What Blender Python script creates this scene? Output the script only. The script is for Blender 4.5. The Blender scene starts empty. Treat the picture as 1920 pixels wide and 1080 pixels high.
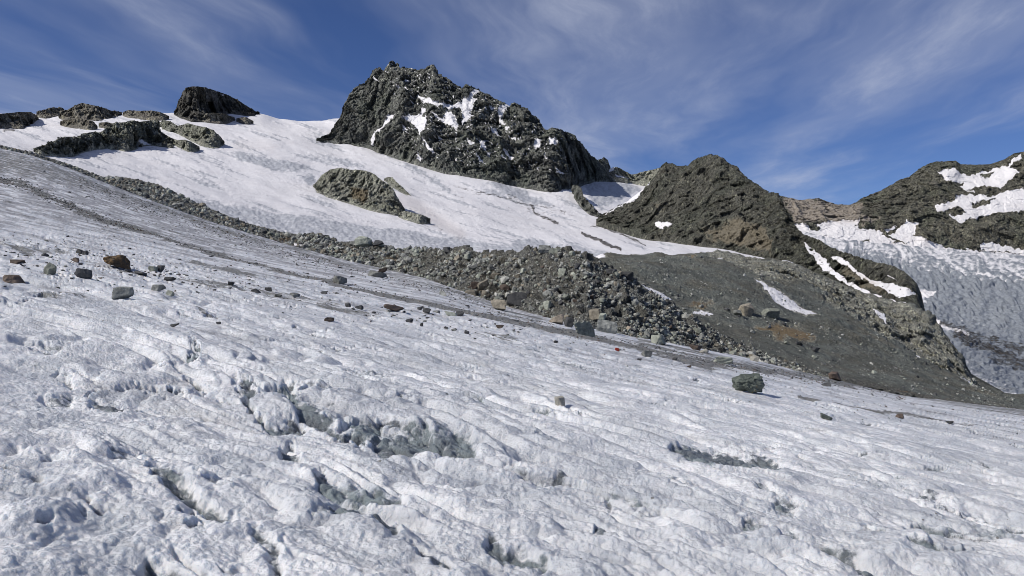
import bpy, math, random
import numpy as np

# ------------------------------------------------------------------ camera, light, sky
F = 1507.0                     # focal length in units of the 1920 px wide frame
SUN_EL = math.radians(41)
SUN_AZ = math.radians(-114)    # compass style: 0 = ahead (+Y), negative = to the left
scene = bpy.context.scene
col = scene.collection
cam = bpy.data.objects.new('camera', bpy.data.cameras.new('camera'))
col.objects.link(cam)
cam.location = (0, 0, 0)
cam.rotation_euler = (math.radians(90), 0, 0)
cam.data.sensor_width = 36
cam.data.lens = 36 * F / 1920
cam.data.clip_start = 0.1
cam.data.clip_end = 30000
scene.camera = cam
scene.view_settings.view_transform = 'Standard'
scene.view_settings.look = 'None'
scene.view_settings.exposure = 0.0
scene.view_settings.gamma = 1.0
scene.cycles.filter_width = 0.9
scene.cycles.max_bounces = 6
scene.cycles.diffuse_bounces = 3

S = np.array([math.sin(SUN_AZ) * math.cos(SUN_EL), math.cos(SUN_AZ) * math.cos(SUN_EL), math.sin(SUN_EL)])
sun = bpy.data.objects.new('sun', bpy.data.lights.new('sun', 'SUN'))
col.objects.link(sun)
sun.data.energy = 4.3
sun.data.angle = math.radians(0.53)
sun.data.color = (1.0, 0.955, 0.89)
from mathutils import Vector
sun.rotation_euler = Vector(S.tolist()).to_track_quat('Z', 'Y').to_euler()
sun.location = (-50, -20, 60)


class NT:
    """small helper round a node tree"""
    def __init__(self, tree):
        self.t = tree
        for n in list(tree.nodes):
            tree.nodes.remove(n)

    def n(self, kind, **kw):
        nd = self.t.nodes.new(kind)
        for k, v in kw.items():
            if k.startswith('i_'):
                key = k[2:]
                key = int(key) if key.isdigit() else key.replace('_', ' ')
                self.put(nd.inputs[key], v)
            else:
                setattr(nd, k, v)
        return nd

    def put(self, sock, v):
        if isinstance(v, bpy.types.NodeSocket):
            self.t.links.new(v, sock)
        else:
            if hasattr(sock, 'default_value'):
                try:
                    sock.default_value = v
                except Exception:
                    sock.default_value = (*v, 1.0)

    def math(self, op, a, b=0.0, clamp=False):
        nd = self.t.nodes.new('ShaderNodeMath'); nd.operation = op; nd.use_clamp = clamp
        self.put(nd.inputs[0], a); self.put(nd.inputs[1], b)
        return nd.outputs[0]

    def vmath(self, op, a, b=None, scale=None):
        nd = self.t.nodes.new('ShaderNodeVectorMath'); nd.operation = op
        self.put(nd.inputs[0], a)
        if b is not None: self.put(nd.inputs[1], b)
        if scale is not None: self.put(nd.inputs['Scale'], scale)
        return nd.outputs[0]

    def ramp(self, v, lo, hi, a=0.0, b=1.0):
        nd = self.t.nodes.new('ShaderNodeMapRange'); nd.interpolation_type = 'SMOOTHSTEP'
        self.put(nd.inputs[0], v)
        for i, x in enumerate((lo, hi, a, b)): self.put(nd.inputs[i + 1], x)
        return nd.outputs[0]

    def mix(self, f, a, b, mode='MIX'):
        nd = self.t.nodes.new('ShaderNodeMix'); nd.data_type = 'RGBA'; nd.blend_type = mode
        self.put(nd.inputs[0], f)
        self.put(nd.inputs[6], a if isinstance(a, bpy.types.NodeSocket) else (*a, 1.0))
        self.put(nd.inputs[7], b if isinstance(b, bpy.types.NodeSocket) else (*b, 1.0))
        return nd.outputs[2]

    def noise(self, vec, scale, detail=6, rough=0.55, dist=0.0):
        nd = self.n('ShaderNodeTexNoise')
        self.put(nd.inputs['Vector'], vec); nd.inputs['Scale'].default_value = scale
        nd.inputs['Detail'].default_value = detail; nd.inputs['Roughness'].default_value = rough
        nd.inputs['Distortion'].default_value = dist
        return nd.outputs['Fac']


world = bpy.data.worlds.new('World')
scene.world = world
world.use_nodes = True
w = NT(world.node_tree)
sky = w.n('ShaderNodeTexSky', sky_type='NISHITA', sun_disc=False, sun_elevation=SUN_EL, sun_rotation=SUN_AZ,
          altitude=2800, air_density=1.0, dust_density=0.4, ozone_density=2.0)
tc = w.n('ShaderNodeTexCoord').outputs['Generated']
sx = w.n('ShaderNodeSeparateXYZ'); w.put(sx.inputs[0], tc)
zc = w.math('MAXIMUM', sx.outputs[2], 0.02)
dx, dy = 0.17, 0.985       # the direction the cirrus streaks run in
along = w.math('DIVIDE', w.math('ADD', w.math('MULTIPLY', sx.outputs[0], dx), w.math('MULTIPLY', sx.outputs[1], dy)), zc)
across = w.math('DIVIDE', w.math('SUBTRACT', w.math('MULTIPLY', sx.outputs[0], dy), w.math('MULTIPLY', sx.outputs[1], dx)), zc)
flat = w.n('ShaderNodeCombineXYZ'); w.put(flat.inputs[0], across); w.put(flat.inputs[1], along)
wn = w.n('ShaderNodeTexNoise', noise_dimensions='2D'); w.put(wn.inputs['Vector'], flat.outputs[0]); wn.inputs['Scale'].default_value = 0.5
wn.inputs['Detail'].default_value = 3
warp = w.math('MULTIPLY', w.math('SUBTRACT', wn.outputs[0], 0.5), 0.75)
def streak(sa, sl, off, det, rough):
    c = w.n('ShaderNodeCombineXYZ')
    w.put(c.inputs[0], w.math('ADD', w.math('MULTIPLY', w.math('ADD', across, warp), sa), off))
    w.put(c.inputs[1], w.math('MULTIPLY', along, sl))
    c.inputs[2].default_value = off
    return w.noise(c.outputs[0], 1.0, det, rough)
s1 = streak(2.4, 0.55, 12.4, 10, 0.64)
s2 = streak(0.9, 0.22, 2.4, 5, 0.55)
s3 = streak(7.0, 1.6, 1.3, 8, 0.7)
cl = w.math('MULTIPLY', w.ramp(s1, 0.42, 0.72), w.ramp(s2, 0.40, 0.66))
cl = w.math('MULTIPLY', cl, w.ramp(s3, 0.25, 0.7, 0.6, 1.1))
veil = w.math('MULTIPLY', w.ramp(s2, 0.35, 0.7), 0.30)
cl = w.math('ADD', w.math('MULTIPLY', cl, 0.33), veil, clamp=True)
cl = w.math('MULTIPLY', cl, w.ramp(sx.outputs[2], 0.02, 0.16))
skyc = w.mix(1.0, sky.outputs[0], (0.40, 0.485, 0.72), 'MULTIPLY')
skycol = w.mix(cl, skyc, (5.0, 5.4, 6.6))
bg = w.n('ShaderNodeBackground'); w.put(bg.inputs[0], skycol); bg.inputs[1].default_value = 0.105
wo = w.n('ShaderNodeOutputWorld'); w.put(wo.inputs[0], bg.outputs[0])

# ------------------------------------------------------------------ numpy noise
rng = np.random.default_rng(7)
PERM = rng.permutation(256).astype(np.int32)
PERM = np.concatenate([PERM, PERM, PERM])
G3 = rng.normal(size=(256, 3)); G3 /= np.linalg.norm(G3, axis=1)[:, None]
G3 = G3.astype(np.float32)
A2 = rng.uniform(0, 2 * np.pi, 256)
G2 = np.stack([np.cos(A2), np.sin(A2)], 1).astype(np.float32)
def fade(t): return t * t * t * (t * (t * 6 - 15) + 10)
def n2(x, y):
    x = np.asarray(x, np.float64); y = np.asarray(y, np.float64)
    xi = np.floor(x).astype(np.int64); yi = np.floor(y).astype(np.int64)
    xf = (x - xi).astype(np.float32); yf = (y - yi).astype(np.float32)
    u, v = fade(xf), fade(yf)
    def g(i, j):
        h = PERM[PERM[(xi + i) & 255] + ((yi + j) & 255)]
        gg = G2[h]
        return gg[..., 0] * (xf - i) + gg[..., 1] * (yf - j)
    a = g(0, 0) * (1 - u) + g(1, 0) * u
    b = g(0, 1) * (1 - u) + g(1, 1) * u
    return (a * (1 - v) + b * v) * 1.5
def n3(x, y, z):
    xi = np.floor(x).astype(np.int64); yi = np.floor(y).astype(np.int64); zi = np.floor(z).astype(np.int64)
    xf = (x - xi).astype(np.float32); yf = (y - yi).astype(np.float32); zf = (z - zi).astype(np.float32)
    u, v, q = fade(xf), fade(yf), fade(zf)
    out = 0
    for i in (0, 1):
        for j in (0, 1):
            for k in (0, 1):
                h = PERM[PERM[PERM[(xi + i) & 255] + ((yi + j) & 255)] + ((zi + k) & 255)]
                gg = G3[h]
                d = gg[..., 0] * (xf - i) + gg[..., 1] * (yf - j) + gg[..., 2] * (zf - k)
                out = out + d * (u if i else 1 - u) * (v if j else 1 - v) * (q if k else 1 - q)
    return out * 1.5
def fbm2(x, y, o=4, lac=2.03, gain=0.5):
    a, s, t = 1.0, 0.0, 0.0
    for i in range(o):
        s = s + a * n2(x + 17.3 * i, y - 9.1 * i); t += a
        x, y, a = x * lac, y * lac, a * gain
    return s / t
def ridged3(P, wl, o=5, gain=0.52, off=0.0):
    """ridged noise, crests sharp; P (...,3) in metres"""
    x, y, z = P[..., 0] / wl + off, P[..., 1] / wl - off, P[..., 2] / wl + 2 * off
    a, s, t, prev = 1.0, 0.0, 0.0, 1.0
    for i in range(o):
        n = 1.0 - np.abs(n3(x, y, z)) * 1.9
        n = n * n
        s = s + a * n * prev; t += a
        prev = np.clip(n, 0.15, 1)
        x, y, z, a = x * 2.07 + 5.1, y * 2.07 - 3.3, z * 2.07 + 1.7, a * gain
    return s / t

def cell3(P, wl, seed=0):
    """blocky relief: height of the nearest tilted facet (Worley cells), returns value and edge distance"""
    q = P / wl
    base = np.floor(q).astype(np.int64)
    f1 = np.full(q.shape[:-1], 9.0); f2 = f1.copy(); val = np.zeros(q.shape[:-1])
    for i in (-1, 0, 1):
        for j in (-1, 0, 1):
            for k in (-1, 0, 1):
                c = base + np.array([i, j, k])
                h = PERM[PERM[PERM[(c[..., 0] + seed) & 255] + (c[..., 1] & 255)] + (c[..., 2] & 255)]
                off = (G3[h] * 0.45 + 0.5)
                d = q - (c + off)
                dist = np.sqrt((d * d).sum(-1))
                g2 = G3[(h * 7 + 3) & 255]
                vv = (g2 * d).sum(-1) * 1.3 + (h / 255.0 - 0.5) * 0.55
                nearer = dist < f1
                f2 = np.where(nearer, f1, np.minimum(f2, dist))
                val = np.where(nearer, vv, val)
                f1 = np.where(nearer, dist, f1)
    return val, f2 - f1

# ------------------------------------------------------------------ shapes traced in picture units (1920 wide)
def zoom(pts, s, ox, oy): return [(p[0] * s + ox, p[1] * s + oy) for p in pts]
def z1(*p): return zoom(p, 1 / 3, 0, 130)
def z2(*p): return zoom(p, 1 / 3, 560, 90)
def z3(*p): return zoom(p, 0.45833, 1040, 230)
def z4(*p): return zoom(p, 1 / 3, 0, 400)
def z5(*p): return zoom(p, 1 / 3, 560, 400)
def z6(*p): return zoom(p, 0.42708, 1100, 440)

def polydist(px, py, pts, closed=False, margin=60):
    """distance to a polyline and, when closed, whether inside; only near its box"""
    pts = np.array(pts, float)
    d = np.full(px.shape, 1e3); ins = np.zeros(px.shape, bool)
    m = (px > pts[:, 0].min() - margin) & (px < pts[:, 0].max() + margin) & (py > pts[:, 1].min() - margin) & (py < pts[:, 1].max() + margin)
    x, y = px[m], py[m]
    if x.size == 0: return d, ins
    dd = np.full(x.shape, 1e6); ii = np.zeros(x.shape, bool)
    n = len(pts)
    for k in range(n if closed else n - 1):
        a, b = pts[k], pts[(k + 1) % n]
        e = b - a; L = (e * e).sum() + 1e-9
        t = np.clip(((x - a[0]) * e[0] + (y - a[1]) * e[1]) / L, 0, 1)
        dd = np.minimum(dd, (x - a[0] - t * e[0]) ** 2 + (y - a[1] - t * e[1]) ** 2)
        if closed:
            c = (a[1] > y) != (b[1] > y)
            ii ^= c & (x < (b[0] - a[0]) * (y - a[1]) / ((b[1] - a[1]) if b[1] != a[1] else 1e-9) + a[0])
    d[m] = np.sqrt(dd); ins[m] = ii
    return d, ins
def poly_field(px, py, polys, w=4.0):
    """0..1, 0.5 on the outline, for a list of closed outlines"""
    out = np.zeros(px.shape)
    for p in polys:
        d, ins = polydist(px, py, p, True)
        out = np.maximum(out, np.clip(0.5 + np.where(ins, d, -d) / (2 * w), 0, 1))
    return out
def line_field(px, py, lines):
    """lines: (points, half width, strength)"""
    out = np.zeros(px.shape)
    for pts, hw, st in lines:
        d, _ = polydist(px, py, pts)
        out = np.maximum(out, st * np.clip(1.5 - d / hw, 0, 1))
    return out

def gsmooth(a, sig):
    if sig <= 0: return a
    r = int(sig * 3); k = np.exp(-0.5 * (np.arange(-r, r + 1) / sig) ** 2); k /= k.sum()
    return np.convolve(np.pad(a, r, mode='edge'), k, mode='valid')
def pchip(t, V):
    """V: K x N at integer knots, t: R -> R x N, monotone cubic"""
    K = V.shape[0]; d = np.diff(V, axis=0)
    m = np.zeros_like(V)
    m[0] = d[0]; m[-1] = d[-1]
    for i in range(1, K - 1):
        a, b = d[i - 1], d[i]
        with np.errstate(divide='ignore', invalid='ignore'):
            h = 2 * a * b / (a + b)
        m[i] = np.where(a * b > 0, h, 0)
    i = np.clip(np.floor(t).astype(int), 0, K - 2); f = (t - i)[:, None]
    a, b, ma, mb = V[i], V[i + 1], m[i], m[i + 1]
    return a * (2 * f**3 - 3 * f**2 + 1) + ma * (f**3 - 2 * f**2 + f) + b * (-2 * f**3 + 3 * f**2) + mb * (f**3 - f**2)

LAYERS = {}
def normals(P):
    du = np.gradient(P, axis=1); dv = np.gradient(P, axis=0)
    n = np.cross(du, dv)
    n /= np.linalg.norm(n, axis=-1)[..., None] + 1e-12
    return n
def to_world(px, py, Y):
    return np.stack([(px - 960) / F * Y, Y, (540 - py) / F * Y], -1)

def emit(name, P, mask, mat, smooth=True, label=None, kind='structure'):
    R, N = P.shape[:2]
    me = bpy.data.meshes.new(name)
    me.vertices.add(R * N)
    me.vertices.foreach_set('co', P.reshape(-1).astype(np.float32))
    idx = np.arange(R * N).reshape(R, N)
    q = np.stack([idx[:-1, :-1], idx[:-1, 1:], idx[1:, 1:], idx[1:, :-1]], -1).reshape(-1)
    nf = q.size // 4
    me.loops.add(q.size); me.polygons.add(nf)
    me.loops.foreach_set('vertex_index', q.astype(np.int32))
    me.polygons.foreach_set('loop_start', (np.arange(nf) * 4).astype(np.int32))
    me.polygons.foreach_set('loop_total', np.full(nf, 4, np.int32))
    me.polygons.foreach_set('use_smooth', np.full(nf, smooth))
    me.update(calc_edges=True)
    at = me.attributes.new('mask', 'FLOAT_COLOR', 'POINT')
    at.data.foreach_set('color', mask.reshape(-1, 4).astype(np.float32).reshape(-1))
    me.materials.append(mat)
    o = bpy.data.objects.new(name, me); col.objects.link(o)
    if kind: o['kind'] = kind
    if label: o['label'] = label
    LAYERS[name] = P
    return o

def sheet(curves, x0, x1, step, rowstep, smooth=0, crest_smooth=0, back=(0.35, 0.9, 14), rows=None):
    """stack of curves (px,py,Y) front to back -> px, py, Y grids incl. the far side past the crest"""
    px = np.arange(x0, x1 + step, step)
    PY, YY = [], []
    for i, c in enumerate(curves):
        c = np.array(c, float)
        s = crest_smooth if i == len(curves) - 1 else smooth
        PY.append(gsmooth(np.interp(px, c[:, 0], c[:, 1]), s / step))
        YY.append(gsmooth(np.log(np.interp(px, c[:, 0], c[:, 2])), max(s, smooth) / step))
    PY, YY = np.array(PY), np.array(YY)
    t = []
    for i in range(len(curves) - 1):
        n = max(2, int(np.percentile(np.abs(PY[i] - PY[i + 1]), 92) / rowstep))
        if rows and rows[i]: n = rows[i]
        t += list(i + np.arange(n) / n)
    t = np.array(t + [len(curves) - 1.0])
    py = pchip(t, PY); Y = np.exp(pchip(t, YY))
    nb = back[2]
    tb = (np.arange(1, nb + 1) / nb)[:, None] ** 1.5
    Yb = Y[-1][None] * (1 + back[0] * tb)
    Zc = (540 - py[-1]) / F * Y[-1]; Zb = (540 - py[0]) / F * Y[0]
    drop = np.maximum(Zc - Zb, Y[-1] * 0.05) * back[1] + Y[-1] * 0.02
    Z = Zc[None] - drop[None] * tb
    pyb = 540 - Z * F / Yb
    py = np.concatenate([py, pyb]); Y = np.concatenate([Y, Yb])
    v = np.concatenate([t, np.full(nb, t[-1]) + tb[:, 0]])
    return np.broadcast_to(px[None], py.shape).copy(), py, Y, v[:, None] + 0 * py

# ------------------------------------------------------------------ materials
def principled(nt, color, rough, bump=None, spec=0.3):
    b = nt.n('ShaderNodeBsdfPrincipled')
    nt.put(b.inputs['Base Color'], color); nt.put(b.inputs['Roughness'], rough)
    b.inputs['Specular IOR Level'].default_value = spec
    if bump is not None: nt.put(b.inputs['Normal'], bump)
    o = nt.n('ShaderNodeOutputMaterial'); nt.put(o.inputs[0], b.outputs[0])
    return b

def terrain_mat(name, unit, rocks, brown=(0.15, 0.105, 0.065), snow=(0.74, 0.73, 0.745), ice=(0.42, 0.47, 0.53),
                gravel=(0.105, 0.11, 0.10), bump=1.0, stretch=(1, 1, 1)):
    """unit: metres per picture pixel there. mask R snow, G gravel / debris, B brown stain, A bare grey ice"""
    m = bpy.data.materials.new(name); m.use_nodes = True
    t = NT(m.node_tree)
    co = t.n('ShaderNodeTexCoord').outputs['Object']
    at = t.n('ShaderNodeAttribute', attribute_name='mask')
    sp = t.n('ShaderNodeSeparateColor'); t.put(sp.inputs[0], at.outputs['Color'])
    vs = t.vmath('MULTIPLY', co, stretch)
    nb = t.noise(vs, 1 / (60 * unit), 5, 0.6)
    nm = t.noise(vs, 1 / (14 * unit), 6, 0.65, 0.6)
    nf = t.noise(co, 1 / (4 * unit), 5, 0.7)
    c = t.mix(t.ramp(nm, 0.35, 0.65), rocks[0], rocks[1])
    c = t.mix(t.ramp(nb, 0.45, 0.62, 0, 0.8), c, rocks[2])
    c = t.mix(t.ramp(t.noise(co, 1 / (26 * unit), 4, 0.6), 0.56, 0.7, 0, 0.25), c, brown)
    nx = t.noise(vs, 1 / (7 * unit), 4, 0.75, 1.2)
    c = t.mix(t.ramp(nx, 0.52, 0.66, 0.0, 0.8), c, t.mix(1.0, c, (2.1, 2.1, 1.9), 'MULTIPLY'))
    ny = t.noise(vs, 1 / (2.8 * unit), 3, 0.7, 0.8)
    c = t.mix(t.ramp(ny, 0.54, 0.66, 0.0, 0.75), c, t.mix(1.0, c, (2.3, 2.3, 2.1), 'MULTIPLY'))
    c = t.mix(t.ramp(ny, 0.38, 0.48, 0.85, 0.0), c, t.mix(1.0, c, (0.33, 0.33, 0.36), 'MULTIPLY'))
    c = t.mix(t.ramp(nx, 0.36, 0.46, 0.75, 0.0), c, t.mix(1.0, c, (0.45, 0.45, 0.47), 'MULTIPLY'))
    jit = t.math('MULTIPLY', t.math('SUBTRACT', nm, 0.5), 0.7)
    jf = t.math('MULTIPLY', t.math('SUBTRACT', nf, 0.5), 0.5)
    j = t.math('ADD', jit, jf)
    br = t.ramp(t.math('ADD', sp.outputs[2], j), 0.35, 0.75)
    c = t.mix(br, c, t.mix(nf, brown, tuple(x * 1.8 for x in brown)))
    gcol = t.mix(t.ramp(nf, 0.35, 0.7), gravel, tuple(x * 1.9 for x in gravel))
    gcol = t.mix(t.ramp(nb, 0.4, 0.65, 0, 0.4), gcol, brown)
    gcol = t.mix(t.ramp(t.noise(t.vmath('MULTIPLY', co, (1, .25, 2.2)), 1 / (34 * unit), 6, 0.7, 1.0), 0.4, 0.62, 0, 0.6), gcol, tuple(x * 0.55 for x in gravel))
    gr = t.ramp(t.math('ADD', sp.outputs[1], j), 0.42, 0.6)
    # snow and ice
    sc = t.mix(t.ramp(t.noise(co, 1 / (45 * unit), 6, 0.6), 0.42, 0.72, 0, 0.6), snow, tuple(a * b for a, b in zip(snow, (0.88, 0.865, 0.865))))
    ic = t.mix(t.ramp(t.noise(vs, 1 / (9 * unit), 8, 0.7), 0.35, 0.68), ice, tuple(min(0.8, x * 1.45) for x in ice))
    ia = t.ramp(t.math('ADD', at.outputs['Alpha'], j), 0.3, 0.7)
    sc = t.mix(ia, sc, ic)
    sn = t.ramp(t.math('ADD', sp.outputs[0], t.math('ADD', t.math('MULTIPLY', jit, 0.7), t.math('MULTIPLY', jf, 1.3))), 0.45, 0.56)
    c = t.mix(gr, c, gcol)
    sc = t.mix(t.math('MULTIPLY', t.ramp(sp.outputs[2], 0.0, 1.0), 0.8), sc, (0.50, 0.44, 0.41))
    rock_or_snow = t.mix(sn, c, sc)
    # debris lying on snow
    ds = t.math('MULTIPLY', gr, sn)
    rock_or_snow = t.mix(ds, rock_or_snow, gcol)
    isn = t.math('MULTIPLY', sn, t.math('SUBTRACT', 1.0, gr))
    h = t.math('ADD', t.math('ADD', t.math('MULTIPLY', nm, 2.2), nf), t.math('ADD', t.math('MULTIPLY', nx, 1.2), t.math('MULTIPLY', ny, 0.7)))
    rgh = t.math('ADD', t.math('MULTIPLY', t.math('SUBTRACT', 1.0, isn), 0.8), 0.2)
    h = t.math('MULTIPLY', h, rgh)
    b = t.n('ShaderNodeBump'); b.inputs['Strength'].default_value = 0.9
    b.inputs['Distance'].default_value = 7.0 * unit * bump
    t.put(b.inputs['Height'], h)
    principled(t, rock_or_snow, 0.85, b.outputs[0], 0.2)
    return m

def white(px): return np.ones(px.shape)
def masks(px, snow=0, gravel=0, brown=0, ice=0):
    o = np.zeros(px.shape + (4,))
    o[..., 0] = snow; o[..., 1] = gravel; o[..., 2] = brown; o[..., 3] = ice
    return o

def rockify(P, px, py, unit, snow, amp=1.0, big=90, ribs=(), blocks=0.5, o=6, seed=0.0, stretch=(1, 1, 0.6), wt=1.0):
    """push rock relief out along the surface normal; snow stays smooth"""
    n = normals(P)
    toward = -P / np.linalg.norm(P, axis=-1)[..., None]
    toward[..., 2] *= 0.3
    sgn = np.sign((n * toward).sum(-1) + 0.35 * n[..., 2])[..., None]
    n = n * np.where(sgn == 0, 1, sgn)
    dirn = n * 0.25 + toward * 0.8
    dirn /= np.linalg.norm(dirn, axis=-1)[..., None]
    Q = P * np.array(stretch)
    wpx = n3(*(np.moveaxis(Q, -1, 0) / (40 * unit))) * 22
    wpy = n3(*(np.moveaxis(Q + 91.0 * unit, -1, 0) / (40 * unit))) * 22
    Q = Q + Q[..., 2:3] * np.array([0.35, 0.2, 0])
    wob = (n3(*(np.moveaxis(Q, -1, 0) / (20 * unit))) * 1.0 * unit)[..., None]
    d = (ridged3(Q, big * unit, 2, 0.42, seed) - 0.35) * big * unit * 0.13
    d = d + n3(*(np.moveaxis(Q, -1, 0) / (big * 0.5 * unit))) * big * unit * 0.10
    Q = Q + seed * 37.0 * unit
    if blocks:
        v, e = cell3(Q + wob * 2, 52 * unit, 77)
        d = d + v * 12 * unit * blocks
        v, e = cell3(Q + wob, 27 * unit, 50)
        d = d + v * 9 * unit * blocks
        taper = 0.25 + 0.75 * np.clip((py - py.min(0)[None]) / 22, 0, 1)
        d = d * taper
        v, e = cell3((Q + wob * .6) * np.array([1, 1, .6]), 9 * unit, 99)
        d = d + v * 3.5 * unit * blocks - 1.2 * unit * blocks * np.clip(1 - e * 6, 0, 1)
    if blocks:
        v, e = cell3(Q + wob, 15 * unit)
        d = d + v * 5.5 * unit * blocks
        v, e = cell3(Q + wob * .5, 6 * unit, 31)
        d = d + v * 3.2 * unit * blocks
        v, e = cell3(Q * np.array([1.25, 1, .55]), 3.4 * unit, 12)
        d = d + v * 1.8 * unit * blocks
    d = d + (np.abs(n3(*(np.moveaxis(Q, -1, 0) / (9 * unit)))) - 0.2) * 0.8 * unit * -1 + (np.abs(n3(*(np.moveaxis(Q, -1, 0) / (4 * unit)))) - 0.2) * 2.0 * unit * -1
    d = d * np.clip(np.arange(P.shape[0]) / 12.0, 0, 1)[:, None]
    soft = np.clip((snow - 0.35) / 0.3, 0, 1)
    d = d * (1 - 0.7 * soft) - 0.3 * unit * soft
    for pts, w, a in ribs:
        dd, _ = polydist(px + wpx, py + wpy, pts, margin=w + 14)
        d = d + a * 0.9 * w * unit * np.clip(1 - dd / w, 0, 1) ** 1.1 * np.clip(np.arange(P.shape[0]) / 45.0, 0, 1)[:, None] * (0.4 + 0.6 * np.clip((py - py.min(0)[None]) / 16, 0, 1))
    out = P + dirn * (d * amp * wt)[..., None]
    out[0] = out[1]; out[0, :, 2] -= 16 * unit
    return out

# ================================================================== 1 the glacier underfoot
CR = np.array([(-700, 110, 190), (-300, 200, 200), (0, 278, 200), (60, 291, 195), (130, 315, 190), (190, 340, 180), (300, 382, 165), (400, 417, 148),
               (500, 447, 128), (640, 486, 98), (800, 522, 76), (930, 568, 60), (1090, 612, 49), (1230, 638, 48), (1390, 668, 52),
               (1520, 701, 56), (1700, 742, 60), (1920, 768, 62), (2200, 800, 62), (2700, 870, 62)], float)
def ground_setup():
    step = 1.7
    px = np.arange(-420, 2340, step)
    k = (px - 960) / F
    pe = gsmooth(np.interp(px, CR[:, 0], CR[:, 1]), 12); ye = gsmooth(np.interp(px, CR[:, 0], CR[:, 2]), 12)
    e = (540 - pe) / F + 1.6 / ye + 0.175 * k
    yd = np.exp(np.linspace(math.log(0.9), 0, 420))[:, None] * ye[None] ** 0
    u = np.linspace(0, 1, 600)[:, None]
    Y = 0.9 * (ye[None] / 0.9) ** u
    s = np.clip((Y - 8) / (ye[None] - 8), 0, 1); s = s * s * (3 - 2 * s)
    zy = -1.6 / Y - 0.175 * k[None] + e[None] * s
    pyd = 540 - zy * F
    n_vis = 560
    rows = []
    v = np.concatenate([np.linspace(0, 0.999, n_vis)])
    top = pe; bot = np.full(px.shape, 1120.0)
    tgt = bot[None] + (top - bot)[None] * (v[:, None])
    near = np.array([2400, 2100, 1850, 1650, 1500, 1390, 1310, 1250, 1205, 1175, 1155, 1140, 1130])[:, None] + 0 * px[None]
    tgt = np.concatenate([near, tgt, pe[None]])
    Yr = np.empty_like(tgt)
    for i in range(px.size):
        o = np.maximum.accumulate(-pyd[:, i])
        Yr[:, i] = np.interp(-tgt[:, i], o, Y[:, i])
    # past the edge: level off and sink
    tb = np.linspace(0, 1, 10)[1:, None]
    Yb = Yr[-1][None] * (1 + 0.5 * tb)
    pyb = tgt[-1][None] + 60 * tb
    return np.broadcast_to(px[None], (tgt.shape[0] + 9, px.size)).copy(), np.concatenate([tgt, pyb]), np.concatenate([Yr, Yb])

px, py, Y = ground_setup()
P = to_world(px, py, Y)
X_, Y_ = P[..., 0], P[..., 1]
ca, sa = 0.80, -0.60                     # the furrows run down to the right
s_ = X_ * ca + Y_ * sa; t_ = -X_ * sa + Y_ * ca
wrp = fbm2(X_ / 3.0, Y_ / 3.0, 3)
wt, ws = t_ + wrp * 1.0, s_ + fbm2(X_ / 2.2 + 40, Y_ / 2.2, 3) * 1.2
bil = lambda a: np.abs(a)
leftflat = 1 / (1 + np.exp(-((px - 420) + (py - 900) * -0.9) / 90))     # granular flat apron at lower left
lf_ = np.clip((py - 560) / 180, 0, 1); leftflat = leftflat * lf_ + (1 - lf_)
h = 0.16 * fbm2(ws / 7, wt / 3.0, 3)
near_ = np.clip(1.4 - Y_ / 14, 0, 1)
f1 = bil(n2(ws / 4.5, wt / 0.85)); f2 = bil(n2(ws / 1.25 + 9, wt / 0.5)) * (0.3 + 0.7 * near_) + bil(n2(ws / 4.0 + 19, wt / 0.42)) * 0.6 * (1 - near_) * np.clip(1.5 - Y_ / 26, 0, 1); f3 = bil(n2(ws / 0.45, wt / 0.24 + 5)) * (0.25 + 0.75 * near_)
rough_zone = np.clip(0.55 + 1.3 * fbm2(X_ / 4.5 + 3, Y_ / 4.5 + 8, 2), 0.25, 1.2)
lump = bil(n2(X_ / 0.62 + wrp, Y_ / 0.62 + 4)); lump2 = bil(n2(X_ / 0.27 + 8, Y_ / 0.24 + wrp))
h = h + (0.30 * np.minimum(f1, 0.34) + 0.20 * np.minimum(f2, 0.3)) * (0.25 + 0.75 * leftflat) + (0.10 * lump + 0.03 * lump2) * np.clip(1.35 - Y_ / 13, 0.08, 1) * (0.35 + 0.9 * np.clip(rough_zone - .3, 0, 1))
Ys = Y_ * np.clip((Y_ - 6) / 20, 0, 1)
h = h - 0.0034 * Ys * np.clip(fbm2(px / 34 + wrp, (py - px * 0.20) / 3.6, 4, gain=.6) - 0.05, 0, 1) * 1.6
h = h + 0.054 * f3 * (0.35 + rough_zone) * np.clip(1.35 - Y_ / 22, 0.15, 1) + (0.017 * bil(n2(X_ / 0.14 + wrp, Y_ / 0.12)) + 0.011 * bil(n2(X_ / 0.06, Y_ / 0.06 + 3)) + 0.005 * n2(X_ / 0.03, Y_ / 0.035)) * np.clip(1.3 - Y_ / 16, 0, 1)
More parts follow.
